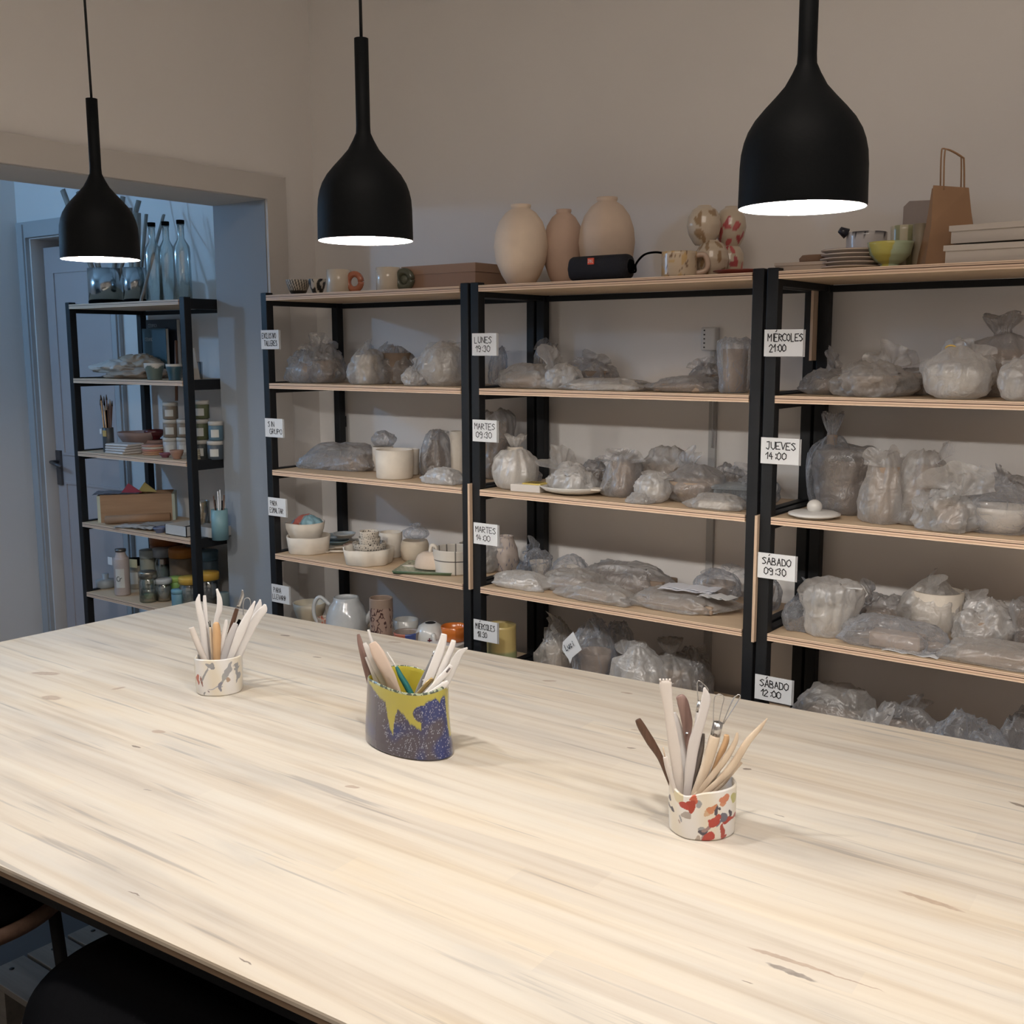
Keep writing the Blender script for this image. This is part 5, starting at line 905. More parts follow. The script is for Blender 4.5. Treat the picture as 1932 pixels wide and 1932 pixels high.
for (u, y, w_, h_, zo, col, lab) in [(323, .14, 28, 32, 0, (.42, .42, .42), 'white labelled jar at the bottom left of the glaze jars'), (323, .14, 28, 33, 33, TN, 'tan jar in the middle of the left glaze jar column'), (322, .14, 28, 31, 67, TN, 'tan jar on top of the left glaze jar column'),
                                (348, .16, 26, 33, 0, (.4, .38, .36), 'pale jar hidden behind the near post, bottom'), (348, .16, 26, 33, 34, TN, 'tan jar hidden behind the near post, middle'),
                                (378, .10, 33, 36, 0, (.05, .06, .06), 'dark jar with a big white label, bottom centre'), (378, .10, 34, 38, 37, OL, 'olive jar with a tilted white label, middle centre'), (379, .10, 32, 34, 76, OL, 'olive jar on top of the centre column'),
                                (407, .12, 29, 35, 0, (.06, .08, .10), 'dark jar with a big white label, bottom right'), (408, .12, 27, 36, 36, (.09, .16, .21), 'blue jar at the right end of the glaze jars')]:
    x, yy = place(u, y, .05, Z3); mp = dep((x, yy, Z3))/FPX; jar(u, y, Z3+zo*mp, w_, h_, col, LIDW, lab, GJ)
# fourth board
x0, x1 = xat(172, .12, Z4), xat(318, .14, Z4); t = thing('wooden_crate', 'long wooden box with a pale end, full of papers, on the fourth far board', 'box', (xat(191, .035, Z4), .035, Z4+.0006), math.radians(50)); w_ = .285
WC = wood('crate_wood', (.30, .17, .09), (.42, .26, .15), 0, 6, .6); 
for yy_ in (0, .118): box('box_side', (0, w_, yy_, yy_+.012, 0, .115), WC, t)
box('box_bottom', (0, w_, .012, .118, 0, .01), WC, t)
for xx_ in (-.012, w_): box('box_end', (xx_, xx_+.012, 0, .13, 0, .112), mat((.50, .54, .44), .6), t)
sheets('dark magazine lying on the wooden box', 220, .11, Z4+.1165, .18, .10, mat((.12, .13, .17), .4), .85, 3)
for (u, col, rz_, lab) in [(248, (.25, .02, .05), .6, 'crimson paper corner sticking up from the wooden box'), (278, (.40, .30, .09), -.3, 'mustard paper corner sticking up from the wooden box')]:
    x, y = place(u, .13 if u < 260 else .19, .1, Z4); o = mesh('paper_corner', [(-.035, 0, 0), (.05, 0, 0), (-.005, .002, .04), (-.035, .003, 0), (.05, .003, 0), (-.005, .005, .04)], [(0, 1, 2), (5, 4, 3), (0, 3, 4, 1), (1, 4, 5, 2), (2, 5, 3, 0)], mat(col, .6), None, (x, y, Z4+.122), .6+rz_*.3); tag(o, lab, 'paper')
t = thing('paper_roll', 'brown paper roll lying in front of the wooden box', 'paper roll', (xat(200, .022, Z4), .022, Z4+.019)); _q = np.array([xat(322, .19, Z4), .19, Z4+.03])-np.array(t.location)
tube('roll', [(0, 0, 0), tuple(_q)], .017, KRAFT, t, 20); tube('roll_core', [tuple(-_q*.004), tuple(_q*.01)], .010, BLACK2, t, 16)
for k, (u, y, w_, rz_, col, lab) in enumerate([(250, .04, .14, .35, (.48, .46, .44), 'fan of loose papers in front of the brown roll'), (275, .045, .13, .1, (.52, .50, .47), 'loose white papers in the middle of the fourth far board'), (300, .09, .15, .5, (.33, .31, .29), 'greyish papers near the brown roll end')]):
    sheets(lab, u, y, Z4+.0012+.006*k, w_, .07, mat(col, .7), rz_, 3)
pot('blue_dish', 'small dull blue dish by the white tray', 'dish', 302, .03, 26, 11, Z4, lambda r, h: bowlprof(r, h, .003, .6), mat((.10, .12, .2), .5))
for (u0, u1, y, lab) in [(312, 352, .02, 'white plastic tray of pens left of the near post'), (368, 402, .06, 'white plastic tray of pens right of the near post')]:
    xa_, xb_ = xat(u0, y, Z4), xat(u1, y, Z4); w_ = xb_-xa_; t = thing('plastic_tray', lab, 'tray', (xa_, y, Z4+.0006)); boxes('tray_shell', [(0, w_, 0, .11, 0, .003), (0, w_, 0, .003, 0, .04), (0, w_, .107, .11, 0, .04), (0, .003, 0, .11, 0, .04), (w_-.003, w_, 0, .11, 0, .04)], mat((.48, .48, .47), .4), t)
    for k in range(6): tube('pen', [(.01, .02+.014*k, .012), (w_-.01, .03+.012*((k*3) % 6), .038)], .005, [BLACK2, mat((.5, .5, .48), .5), mat((.1, .1, .15), .4)][k % 3], t, 6)
t = thing('tool_jar', 'glass jar full of brass and wooden tool ends', 'tool jar', (*place(380, .13, .06, Z4), Z4+.0006)); lathe('jar_glass', cupprof(.036, .125, .002, 1, 1), GLASS, t, seg=28)
for k in range(9): a = k*.75; tube('tool', [(.008*math.cos(a), .008*math.sin(a), .006), (.026*math.cos(a), .026*math.sin(a), .08+.02*(k % 3))], .006, [TOOLO, TOOLD, mat((.35, .26, .1), .4, .6), mat((.4, .4, .38), .4)][k % 4], t, 6)
t = thing('brush_tin', 'light blue tin holding thin brushes by the doorway edge', 'brush jar', (*place(416, .07, .05, Z4), Z4+.0006)); lathe('tin_body', [(0, 0), (.031, 0), (.031, .115), (.029, .115), (.029, .004), (0, .004)], mat((.18, .32, .36), .45), t, seg=28)
for k in range(6): a = k*1.1; tube('brush', [(.008*math.cos(a), .008*math.sin(a), .006), (.020*math.cos(a), .020*math.sin(a), .15+.018*(k % 3))], .0025, [BLACK2, TOOLD, PAPER][k % 3], t, 6)
# fifth board
pot('lidded_dish', 'small blue grey lidded dish at the far left of the lowest board', 'dish', 200, .10, 36, 26, Z5, [(0, 0), (.85, 0), (1, .1), (1, .55), (.6, .62), (.3, .66), (.35, 1), (0, 1)], mat((.30, .33, .35), .4))
t, h = jar(232, .06, Z5, 29, 72, (.42, .36, .34), None, 'tall cream glass bottle with a dark cap and a white tag', 'bottles and tubs on the lowest far board', True, None, .0, 'Cr')
r = .031; lathe('bottle_neck', [(0, h*.93), (r*.98, h*.93), (r*.8, h*1.02), (r*.62, h*1.10), (r*.62, h*1.16), (0, h*1.16)], mat((.42, .36, .34), .5), t); lathe('metal_cap', [(0, h*1.15), (r*.7, h*1.15), (r*.72, h*1.22), (0, h*1.22)], mat((.2, .19, .18), .3, .8), t); box('white_tag', (-.048, -.020, -.03, -.028, h*.80, h*1.0), PAPER, t)
for (u, y, w_, h_, col, lid, lab, gl, lb) in [
    (256, .17, 30, 56, (.40, .35, .28), BLACK2, 'cream jar with a black lid behind the tall bottle', None, True),
    (281, .05, 33, 58, (.26, .30, .18), mat((.35, .33, .28), .3, .8), 'greenish jar with a metal lid and sediment', .3, False),
    (282, .20, 30, 74, (.30, .30, .24), mat((.45, .50, .50), .5), 'jar with a pale blue lid behind the greenish one', None, False),
    (310, .10, 31, 42, (.30, .28, .27), mat((.50, .54, .56), .5), 'jar with a white lid right of the greenish jar', .8, False),
    (309, .24, 34, 76, (.25, .27, .27), mat((.42, .44, .48), .5), 'large clear jar with a lilac lid', .7, False),
    (318, .31, 60, 96, (.28, .10, .04), mat((.42, .14, .04), .5), 'wide orange lidded tub at the back left', None, False),
    (348, .25, 50, 84, (.16, .11, .07), mat((.50, .18, .03), .5), 'brown tub with an orange lid at the back', None, False),
    (334, .16, 28, 40, (.22, .40, .10), mat((.34, .50, .12), .5), 'small lime green jar', None, False),
    (337, .05, 24, 36, (.14, .28, .36), mat((.16, .33, .42), .5), 'small light blue tub at the front', None, False),
    (360, .09, 40, 58, (.26, .26, .26), mat((.58, .36, .06), .5), 'clear yellow lidded tub behind the near post', .8, False),
    (394, .14, 42, 66, (.22, .20, .20), mat((.58, .34, .05), .5), 'clear tub with a thick yellow lid right of the near post', .8, False),
    (396, .28, 36, 84, (.09, .13, .16), mat((.10, .18, .24), .5), 'dark blue tub at the back right of the near post', None, False),
    (422, .10, 24, 50, (.13, .17, .17), None, 'grey green tub by the doorway edge', None, False),
    (372, .31, 34, 112, (.04, .04, .045), BLACK2, 'tall black tub against the rear wall', None, False),
    (388, .04, 30, 24, (.16, .05, .045), None, 'low maroon tub at the front right', None, False)]:
    t, h = jar(u, y, Z5, w_, h_, col, lid, lab+', low far board', 'bottles and tubs on the lowest far board', lb, gl)
x, y = place(262, .14, .01, Z5); o = box('yellow_tag', (-.02, .02, -.001, .001, 0, .035), mat((.5, .47, .3), .7), None, (x, y-.02, Z5+.105), .3); tag(o, 'pale yellow paper tag tilted between the jars', 'tag')
# ------------------------------------------------------------------ cups of modelling tools on the table
HV = np.array([_f[0], _f[1], 0]); HV /= np.linalg.norm(HV)
def incup(u, v, c, off):
    """point on the upright plane through the cup's axis that faces the camera, moved back by off"""
    d = ray(u, v); q = c+HV*off; t_ = ((q-CAM)@HV)/(d@HV); return CAM+d*t_
CL, CM, CR = np.array([.814, -.866, .75]), np.array([1.457, -.872, .75]), np.array([2.142, -.868, .75])
def splotch(items, base_fn):
    def f(t_, r_, z_):
        a = ((t_-TOWARD+PI) % (2*PI))-PI     # 0 faces the camera, + to screen right
        s, b = math.sin(a) if abs(a) < PI/2 else (2 if a > 0 else -2), z_/.09
        n1 = noise.noise(Vector((a*3.5, z_*60, 1)))*.09; n2 = noise.noise(Vector((a*3.5, z_*60, 9)))*.09
        for (x, y, rx, ry, an, c) in items:
            dx, dy = s+n1-x, (b+n2-y)*1.5; ca, sa = math.cos(an), math.sin(an)
            if ((dx*ca+dy*sa)/rx)**2+((-dx*sa+dy*ca)/ry)**2 < 1: return c
        return base_fn(a, b)
    return f
def creamy(a, b):
    q = .5+.5*math.sin(a*5+1.5*b+.6)+.3*noise.noise(Vector((a*2, b*2, 4))); q = min(1, max(0, q))*.8; w_, y_ = (.74, .72, .70), (.70, .62, .48); return tuple(w_[i]*(1-q)+y_[i]*q for i in range(3))
def rimgap(a0, wd, dp):  # notched lip
    def f(t_, r_, z_):
        a = ((t_-TOWARD+PI) % (2*PI))-PI; return (r_*(1+.018*math.sin(3*t_+1)+.01*math.sin(7*t_)), z_-(dp*math.exp(-((a-a0)/wd)**2)*(z_/.09)**3 if z_ > .02 else 0))
    return f
def fine(pr, n): return sum([[(a[0]+(b[0]-a[0])*k/n, a[1]+(b[1]-a[1])*k/n) for k in range(n)] for a, b in zip(pr, pr[1:])], [])+[pr[-1]]
def outerfine(pr, i0, i1, n):
    out = []
    for i, (a, b) in enumerate(zip(pr, pr[1:])):
        k_ = n if i0 <= i < i1 else 3; out += [(a[0]+(b[0]-a[0])*k/k_, a[1]+(b[1]-a[1])*k/k_) for k in range(k_)]
    return out+[pr[-1]]
GR, RD, DK, OR, MR = (.30, .30, .31), (.40, .045, .03), (.07, .06, .08), (.52, .21, .10), (.25, .10, .08)
def toolcup(name, label, c, r, h, items, a0, dp, sy=1):
    t = thing(name, label, 'cup', c+np.array([0, 0, .0006])); pr = [(0, 0), (r*.93, 0), (r*.97, .003), (r, h*.5), (r*1.0, h-.002), (r-.0025, h), (r-.005, h-.002), (r-.005, h*.5), (r-.006, .008), (0, .007)]
    lathe('cup_body', outerfine(pr, 2, 5, 46), attr_mat(.35, .04, .3), t, seg=300, fn=rimgap(a0, .5, dp), paint=splotch(items, creamy), sy=sy)
    return t
toolcup('marbled_cup', 'small white marbled cup of modelling tools, leftmost on the table', CL, .058, .092, [(-.72, .46, .10, .13, .2, (.48, .12, .07)), (-.66, .36, .05, .12, -.2, (.45, .14, .09)), (-.15, .88, .18, .10, 0, GR), (-.02, .86, .08, .14, 0, (.25, .25, .26)), (-.12, .80, .07, .07, 0, (.74, .72, .7)), (-.30, .66, .045, .42, -.55, GR), (-.50, .42, .06, .22, .1, MR), (.62, .72, .10, .34, -.3, (.33, .33, .34)), (.45, .52, .10, .22, -.6, (.35, .35, .34)),
        (.30, .30, .08, .24, -.15, (.22, .22, .26)), (.55, .44, .10, .09, 0, (.40, .28, .20)), (.36, .42, .06, .18, -.5, (.50, .54, .38)), (.10, .24, .34, .035, .12, (.38, .38, .42)), (-.26, .12, .04, .05, 0, (.2, .15, .18)), (-.42, .07, .02, .07, 0, GR), (.88, .6, .035, .45, 0, GR), (.86, .72, .07, .07, 0, GR), (-.95, .5, .12, .5, 0, (.62, .52, .36))], -1.35, .006)
toolcup('marbled_cup', 'white marbled cup with red splotches and many tools, rightmost on the table', CR, .058, .090, [(-.66, .72, .11, .15, .3, RD), (-.48, .70, .12, .17, .2, (.36, .04, .02)), (-.42, .86, .09, .18, .3, (.50, .10, .05)), (-.26, .76, .10, .11, 0, GR), (-.55, .52, .16, .09, .6, (.38, .33, .3)), (-.72, .40, .03, .12, 0, GR), (-.80, .30, .03, .06, 0, (.4, .3, .25)),
        (.12, .68, .20, .08, .6, OR), (-.02, .56, .08, .14, -.4, (.55, .36, .22)), (.26, .64, .06, .16, 0, DK), (.38, .62, .05, .05, 0, DK), (.52, .84, .17, .12, -.5, (.56, .20, .11)), (.48, .72, .08, .08, 0, (.58, .26, .15)),
        (.20, .36, .17, .17, .3, RD), (.24, .46, .12, .12, 0, (.42, .06, .04)), (.02, .28, .20, .08, .5, (.30, .20, .19)), (-.12, .20, .16, .10, .3, DK), (-.16, .27, .10, .06, .6, GR), (.48, .44, .13, .14, .3, (.14, .14, .18)), (.38, .36, .05, .16, -.3, (.16, .15, .2)), (.64, .38, .16, .13, .1, RD), (.86, .38, .16, .05, .25, (.36, .05, .04)), (.70, .50, .04, .14, -.1, DK),
        (.50, .15, .07, .26, 0, (.40, .07, .05)), (.52, .03, .10, .10, 0, (.38, .08, .07)), (.04, .06, .18, .16, .1, RD), (-.08, .14, .09, .22, -.2, (.33, .26, .26)), (-.28, .03, .08, .08, .6, (.4, .33, .28)), (.88, .78, .10, .16, -.6, (.45, .42, .16)), (.97, .2, .05, .16, 0, (.45, .30, .25)), (-.98, .5, .05, .06, 0, DK), (-.99, .7, .05, .06, 0, DK), (-.8, .85, .14, .22, 0, (.62, .54, .36))], -.75, .012)
# blue oval tool pot
def bluep(t_, r_, z_):
    lx, ly = .108*math.cos(t_), .0605*math.sin(t_); cr, sr = math.cos(.12), math.sin(.12); wx, wy = lx*cr+ly*sr, -lx*sr+ly*cr
    s = (wx*math.cos(YAW)+wy*math.sin(YAW))/math.hypot(.108*math.cos(YAW+.12), .0605*math.sin(YAW+.12)); nx_, ny_ = math.cos(t_)/.108, math.sin(t_)/.0605; nx_, ny_ = nx_*cr+ny_*sr, -nx_*sr+ny_*cr
    a = s*1.3; b = z_/.147
    if nx_*math.sin(YAW)-ny_*math.cos(YAW) < 0: s = 1.1 if s > 0 else -1.1
    ins = r_ < .94
    if ins: return (.50, .42, .05)
    n = noise.noise(Vector((a*9, b*12, 3)))*.035+noise.noise(Vector((a*26, b*30, 3)))*.014
    K = [(-1.2, .97), (-.95, .95), (-.80, .88), (-.62, .80), (-.46, .76), (-.41, .52), (-.34, .36), (-.28, .30), (-.26, .46), (-.22, .60), (-.16, .70), (.02, .62), (.12, .53), (.26, .47), (.38, .44), (.40, .70), (.46, .82), (.56, .87), (.70, .87), (.80, .83), (.88, .87), (.93, .84), (.97, .3), (1.2, .1)]
    lim = None
    for (x0_, y0_), (x1_, y1_) in zip(K, K[1:]):
        if x0_ <= s <= x1_ and x1_ > x0_: q = y0_+(y1_-y0_)*(s-x0_)/(x1_-x0_); lim = q if lim is None else min(lim, q)
    if (s-.42)**2/.05+(b-.68)**2/.016 < 1: lim = 2.0
    if b > .965: return (.40, .44, .30) if n > 0 else (.06, .08, .06)
    if b+n > (lim or .9): return (.40, .35, .055) if abs(b+n-(lim or .9)) > .02 else (.26, .24, .07)
    # spots on a jittered grid
    g = 34.0; px_, pz = a*r_*.105*g*14/ .105/14, z_/.003
    px_ = a*.105/.0044; pz = z_/.0044; row = math.floor(pz); px_ += .5*(row % 2); cx_, cz = math.floor(px_), row
    h1 = noise.cell(Vector((cx_+.5, cz+.5, 1.5))); h2 = noise.cell(Vector((cx_+.5, cz+.5, 7.5))); h3 = noise.cell(Vector((cx_+.5, cz+.5, 12.5)))
    dd = math.hypot(px_-cx_-.5-.22*(h1-.5), pz-cz-.5-.22*(h2-.5)); zone = noise.noise(Vector((a*1.8, b*2.6, 6)))
    if dd < .20+.11*h3 and s > -.85+.5*(1-b) and h1 > .08: return (.40, .42, .52)
    m_ = zone*1.2+.45*s+.35*math.sin(b*10-1.0+1.5*s)
    m_ = min(1, max(0, (m_+.10)*2.2)); B0, B1 = (.055, .045, .066), (.010, .022, .125); return tuple(B0[i]*(1-m_)+B1[i]*m_ for i in range(3))
t = thing('blue_oval_pot', 'oval blue glazed pot with white dots and yellow drips, holding modelling tools', 'pot', CM+np.array([-.004, -.002, .0006]), -.12)
rr_ = 1.0
def ovf(t_, r_, z_):
    b = z_/.147; a = ((t_-TOWARD+PI) % (2*PI))-PI; k = 1-.05*math.sin(b*3.0)*(.5+.5*math.cos(t_)); k *= 1+.012*math.sin(2*t_+b*4)
    return (r_*k*(1+.05*(1-b)), z_+(.004*math.sin(3*t_+1)+.005*math.cos(t_-1))*b**4)
pr = [(0, 0), (.94, 0), (.985, .003), (1.0, .02), (.99, .12), (.975, .145), (.955, .147), (.935, .145), (.90, .12), (.90, .02), (.85, .008), (0, .007)]
_paint = bluep
lathe('pot_body', outerfine(pr, 2, 6, 50), attr_mat(.22, .05, .6), t, seg=600, fn=lambda t_, r_, z_: (lambda q: (q[0]*.114, q[1]))(ovf(t_, r_, z_)), paint=bluep, sy=.56)
# tools
def stick(name, lab, c, off, pts, m, ratio=.35, extra=None, sub=None, cat='modelling tool', depth=.07, lean=0, grp=None):
    """pts: (u, v, halfwidth px) from the tip down to where it meets the rim; continues down inside the cup"""
    if c is CM: off = off*.5-((pts[-1][0]-770)*.00113)*.92
    if pts[0][2] > 2.4:
        (u0, v0, w0), (u1, v1, w1) = pts[0], pts[1]; L_ = math.hypot(u1-u0, v1-v0); q_ = min(.35*w0/L_, .45); pts = [(u0, v0, w0*.6), (u0+(u1-u0)*q_, v0+(v1-v0)*q_, w0)]+list(pts[1:])
    n = len(pts); P = [incup(u, v, c, off+lean*(n-1-i)/max(1, n-1)) for i, (u, v, w_) in enumerate(pts)]; mp = dep(P[-1])/FPX; R = [max(.0006, w_*mp) for _, _, w_ in pts]
    d = P[-1]-P[-2]; d /= np.linalg.norm(d); end = P[-1]+d*depth
    zmin = c[2]+.011
    if end[2] < zmin: end = P[-1]+d*((P[-1][2]-zmin)/(-d[2]))
    # keep the foot inside the cup
    P2 = curve(P+[end], 5); R2 = [float(np.interp(k/(len(P2)-1)*len(P), range(len(P)+1), R+[R[-1]*.9])) for k in range(len(P2))]
    base = P2[-1]; rel = [p-base for p in P2]
    if extra is None: o = tube(name, rel, R2, m, None, 10, tuple(base), side=tuple(HV), flat=ratio); tag(o, lab, cat, grp); return o
    t = thing(name, lab, cat, base, 0, grp); tube('handle', rel, R2, m, t, 10, side=tuple(HV), flat=ratio)
    for (nm_, epts, em, er) in extra:
        Q = [incup(u, v, c, off+lean)-base for u, v, w_ in epts]; Rr = [max(.0005, w_*mp) for _, _, w_ in epts]
        Qc = curve(Q, 5) if len(Q) > 2 else Q; Rc = [float(np.interp(k/max(1, len(Qc)-1)*(len(Q)-1), range(len(Q)), Rr)) for k in range(len(Qc))]
        tube(nm_, Qc, Rc, em, t, 8, side=tuple(HV), flat=er)
    return t
PALE = TOOLP; PW_ = mat((.66, .60, .55), .5, 0, .05, 60, .04); PNK = mat((.66, .52, .43), .5, 0, .05, 60, .04)
# left cup
stick('modelling_tool', 'round pale stick leaning out at the left of the left cup', CL, .0, [(361, 1184, 5.5), (371, 1210, 6), (384, 1240, 6)], PW_, 1)
stick('modelling_tool', 'white pointed knife blade tool, tallest at left in the left cup', CL, .012, [(376, 1121, 1.5), (374, 1140, 6), (382, 1180, 7), (389, 1243, 7)], PALE, .3)
stick('modelling_tool', 'narrow white rounded tool second from left in the left cup', CL, .02, [(386, 1124, 3), (387, 1145, 4), (391, 1200, 4), (399, 1243, 4)], PALE, .4)
stick('modelling_tool', 'white curved banana shaped tool, tallest of the left cup', CL, .03, [(409, 1111, 2), (414, 1130, 5), (414, 1150, 6), (408, 1175, 5), (406, 1240, 4)], PALE, .4)
stick('modelling_tool', 'orange wooden handle standing in the middle of the left cup', CL, -.012, [(408, 1174, 5), (408, 1182, 7), (409, 1200, 8), (409, 1243, 7)], TOOLO, 1)
stick('modelling_tool', 'short cream stick with a fork of fine wires in the left cup', CL, -.004, [(397, 1184, 2.5), (399, 1210, 3), (402, 1243, 3.5)], TOOLW, 1, [('wire', [(397, 1186, .8), (393, 1173, .6)], BLACK2, 1), ('wire', [(398, 1186, .8), (396, 1171, .6)], BLACK2, 1)])
stick('modelling_tool', 'short white rounded stick right of the orange handle', CL, -.006, [(427, 1169, 2.5), (426, 1180, 4), (421, 1205, 5), (416, 1243, 5)], PALE, .5)
stick('modelling_tool', 'worn brown knife with a curved steel tip in the left cup', CL, .014, [(447, 1149, 4), (440, 1172, 4.5), (430, 1205, 3.5), (420, 1243, 3)], TOOLD, .5, [('steel_tip', [(457, 1113, 1.5), (457, 1124, 3.5), (449, 1146, 3.5)], STEEL, .3)])
stick('modelling_tool', 'flat grey white square-ended tool in the left cup', CL, -.01, [(445, 1176, 5), (440, 1190, 7), (430, 1215, 7.5), (422, 1243, 8)], mat((.52, .50, .50), .5), .4)
stick('modelling_tool', 'wire hook tool behind the long white blades of the left cup', CL, .03, [(452, 1170, 3), (444, 1190, 3), (430, 1243, 3)], BLACK2, .8, [('wire_loop', [(459, 1160, 1), (459, 1137, 1), (463, 1129, 1), (470, 1129, 1), (473, 1137, 1), (470, 1150, 1)], STEEL, 1)])
stick('modelling_tool', 'long white leaf shaped blade leaning right in the left cup', CL, -.016, [(481, 1134, 1.5), (472, 1155, 6), (455, 1190, 9), (434, 1243, 6)], PALE, .3)
stick('modelling_tool', 'white spoon shaped spatula leaning far right in the left cup', CL, -.006, [(500, 1140, 2), (497, 1150, 8), (484, 1166, 9), (466, 1200, 8.5), (446, 1240, 8)], PALE, .25)
stick('modelling_tool', 'hidden white blade tip behind the spoon spatula', CL, .02, [(491, 1131, 1.5), (488, 1145, 6), (474, 1180, 6), (452, 1238, 6)], PALE, .3)
# blue pot
stick('modelling_tool', 'dark reddish wooden knife handle leaning left in the blue pot', CM, -.02, [(676, 1197, 3), (680, 1215, 5.5), (689, 1250, 7), (698, 1284, 7)], TOOLR, .5)
stick('modelling_tool', 'white slim stick behind the reddish handle', CM, -.03, [(692, 1240, 4), (703, 1265, 5), (712, 1292, 5)], PALE, .4)
stick('modelling_tool', 'long white paddle beside the broad pink one', CM, .0, [(688, 1214, 4), (700, 1240, 7), (718, 1275, 8), (730, 1297, 8)], PALE, .25)
stick('modelling_tool', 'broad pinkish wooden paddle in the blue pot', CM, -.012, [(702, 1212, 8), (714, 1235, 13), (734, 1275, 12), (744, 1300, 11)], PNK, .18)
stick('modelling_tool', 'thin white peg above the broad paddle', CM, .02, [(695, 1189, 2.5), (701, 1208, 3), (720, 1260, 3)], PALE, 1)
stick('modelling_tool', 'teal handled needle tool with a white tip in the blue pot', CM, -.026, [(748, 1258, 3), (756, 1275, 5), (765, 1290, 6), (771, 1301, 6)], mat((.02, .16, .16), .35), 1, [('needle', [(730, 1230, 1), (738, 1243, 2), (744, 1253, 1.2), (747, 1259, 1)], PALE, 1)])
stick('modelling_tool', 'grey riveted knife handle right of the yellow gap', CM, .0, [(816, 1240, 2.5), (806, 1265, 4.5), (797, 1285, 5.5), (791, 1300, 6)], mat((.28, .28, .29), .4, 0, .2, 60, .2), .5, [('blade', [(820, 1228, 1.5), (816, 1240, 2.5)], STEEL, .2), ('rivet', [(799, 1281, 2.6), (799.4, 1281.8, 2.6)], PALE, 3)])
stick('modelling_tool', 'thick white rounded plastic knife, tallest in the blue pot', CM, -.012, [(838, 1196, 6), (834, 1215, 8), (824, 1245, 9.5), (806, 1290, 9), (803, 1300, 8)], PALE, .35)
stick('modelling_tool', 'white hexagonal stick right of the tallest knife', CM, .012, [(856, 1208, 5), (851, 1225, 6), (838, 1255, 7), (820, 1298, 7)], PALE, .8)
stick('modelling_tool', 'broad transparent-looking pale blade pointing far right', CM, .02, [(882, 1222, 1.5), (868, 1232, 7), (858, 1250, 9), (846, 1280, 7), (838, 1298, 6)], mat((.62, .60, .58), .3), .2)
stick('modelling_tool', 'brass ferrule brush lying low in the blue pot', CM, -.034, [(816, 1280, 3.5), (806, 1290, 4.5), (796, 1301, 4.5)], mat((.42, .30, .13), .35, .7), 1)
stick('modelling_tool', 'short white stick printed with dark letters', CM, -.03, [(852, 1255, 5), (843, 1268, 6.5), (830, 1282, 6.5), (814, 1300, 6)], PALE, .6, [('print_mark', [(849, 1259, 2.4), (843, 1267, 2.4)], mat((.15, .13, .13), .6), 2.6)])
stick('modelling_tool', 'white rounded spoon end above the right rim of the blue pot', CM, -.022, [(846, 1286, 4), (838, 1292, 7), (826, 1300, 6)], PALE, .5)
# right cup
stick('modelling_tool', 'glossy dark brown wooden handle leaning left in the right cup', CR, .0, [(1203, 1357, 6), (1211, 1372, 8), (1228, 1400, 8.5), (1246, 1430, 6), (1262, 1470, 5)], TOOLD, .6)
stick('modelling_tool', 'short thin wooden stick with a pin at the left rim of the right cup', CR, -.02, [(1255, 1428, 4.5), (1260, 1450, 5), (1268, 1476, 5)], PW_, 1, [('pin', [(1255, 1430, 1.2), (1251, 1410, 1.6)], TOOLW, 1)])
stick('modelling_tool', 'long white forked paddle with four notches in the right cup', CR, -.012, [(1256, 1284, 12), (1256, 1300, 12), (1262, 1345, 9), (1272, 1410, 11.5), (1282, 1480, 10)], PW_, .22, [('tine', [(1246+6*k, 1286, 2), (1245.5+6*k, 1280.5, 1.9)], PW_, .8) for k in range(4)])
stick('modelling_tool', 'worn knife handle with a rivet in the right cup', CR, .016, [(1281, 1312, 8), (1288, 1325, 11), (1296, 1360, 11), (1297, 1385, 8), (1303, 1430, 6), (1303, 1480, 6)], TOOLR, .45, [('rivet', [(1295, 1380, 3.6), (1295.4, 1381, 3.6)], STEEL, 3.2)])
stick('modelling_tool', 'white blade behind the worn knife handle', CR, .022, [(1273, 1345, 3), (1280, 1375, 8), (1290, 1430, 9), (1296, 1480, 8)], PALE, .2)
stick('modelling_tool', 'long pale tool with an angled flat tip, centre of the right cup', CR, -.02, [(1329, 1297, 2), (1332, 1318, 9.5), (1325, 1350, 9), (1310, 1400, 11), (1302, 1450, 10), (1298, 1483, 8)], mat((.62, .58, .56), .45), .28)
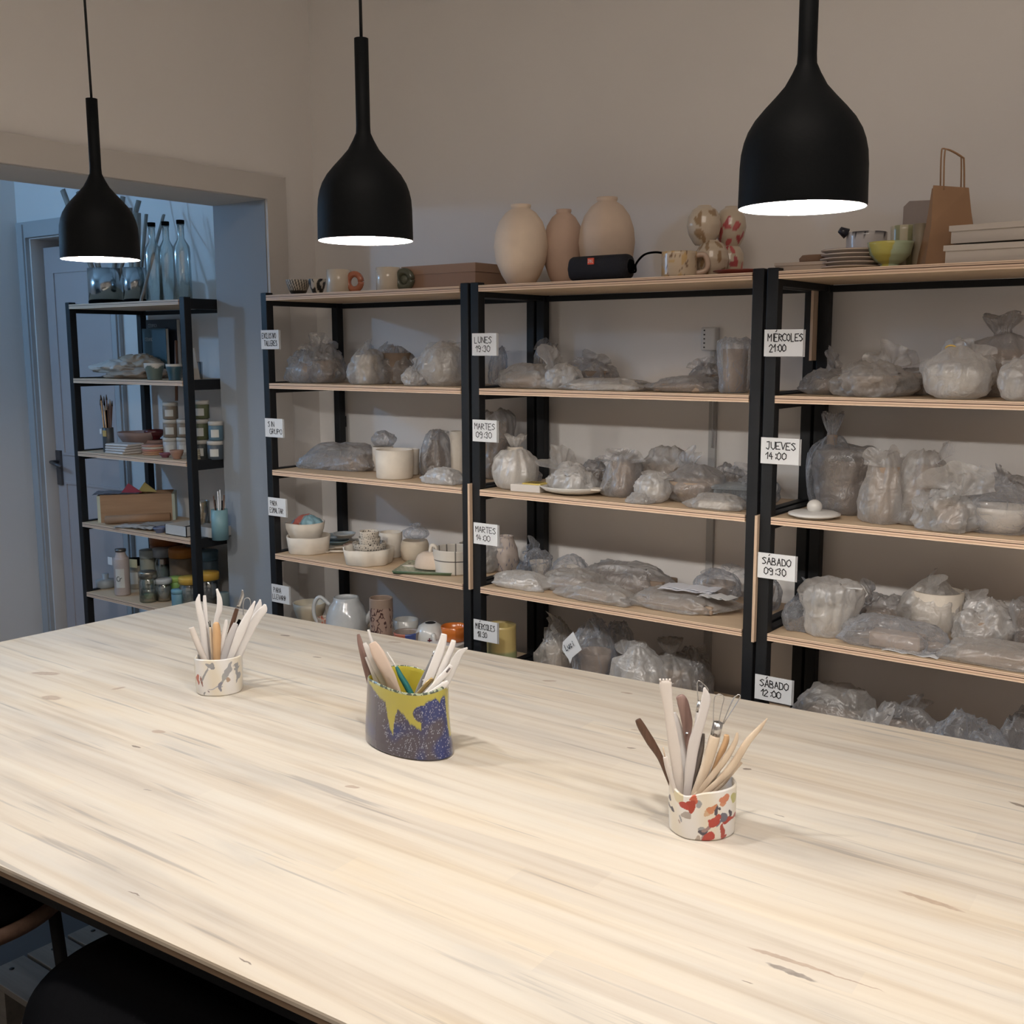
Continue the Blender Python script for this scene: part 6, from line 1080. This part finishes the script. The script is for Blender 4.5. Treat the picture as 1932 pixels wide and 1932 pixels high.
stick('modelling_tool', 'ribbon wire tool with a steel collar behind the centre tool', CR, .016, [(1317, 1343, 4), (1316, 1365, 5), (1312, 1420, 5), (1306, 1480, 5)], PALE, 1, [('steel_collar', [(1320, 1323, 3.6), (1317, 1343, 4.4)], STEEL, 1), ('wire_loop', [(1317, 1322, 1), (1316, 1286, 1), (1328, 1291, 1), (1336, 1302, 1.2), (1327, 1312, 1), (1322, 1324, 1)], STEEL, 1)])
stick('modelling_tool', 'broken dark foil covered stick in the right cup', CR, .004, [(1327, 1385, 3), (1324, 1410, 5), (1317, 1440, 6), (1306, 1480, 4)], mat((.16, .14, .13), .3, .5, .8, 90, .4), .6)
stick('modelling_tool', 'beech handled loop tool with a bright steel ferrule in the right cup', CR, -.006, [(1350, 1386, 10), (1346, 1400, 10.5), (1334, 1440, 10), (1317, 1484, 8)], TOOLW, 1, [('ferrule', [(1355, 1363, 9.5), (1350, 1387, 10)], STEEL, 1), ('wire_loop', [(1346, 1364, .9), (1346, 1345, .9), (1348, 1318, .9), (1353, 1311, .9), (1360, 1310, .9), (1366, 1317, .9), (1362, 1335, .9), (1356, 1364, .9)], STEEL, 1)])
stick('modelling_tool', 'second beech stick with a triangular wire loop in the right cup', CR, .01, [(1371, 1386, 5), (1369, 1400, 6), (1357, 1430, 6.5), (1336, 1484, 6)], TOOLO, 1, [('wire_loop', [(1363, 1366, .9), (1385, 1317, 1.2), (1396, 1316, 1), (1365, 1366, .9)], STEEL, 1)])
stick('modelling_tool', 'flat wooden spatula with a rounded end leaning right', CR, -.012, [(1391, 1383, 2.5), (1387, 1400, 5), (1370, 1430, 6.5), (1347, 1460, 6.5), (1325, 1487, 6)], TOOLW, .35)
stick('modelling_tool', 'wooden stick with a stepped notch leaning right', CR, -.004, [(1381, 1414, 4), (1372, 1425, 7), (1355, 1450, 6), (1334, 1487, 6)], PW_, .4)
stick('modelling_tool', 'long pointed wooden knife leaning far right', CR, -.016, [(1448, 1355, 1), (1432, 1375, 5), (1410, 1400, 7), (1385, 1440, 7.5), (1360, 1470, 7), (1340, 1488, 6)], TOOLW, .5)
stick('modelling_tool', 'short square wooden stick low at the right rim', CR, .004, [(1398, 1438, 4), (1382, 1455, 5), (1365, 1476, 5), (1352, 1488, 5)], TOOLW, .9)
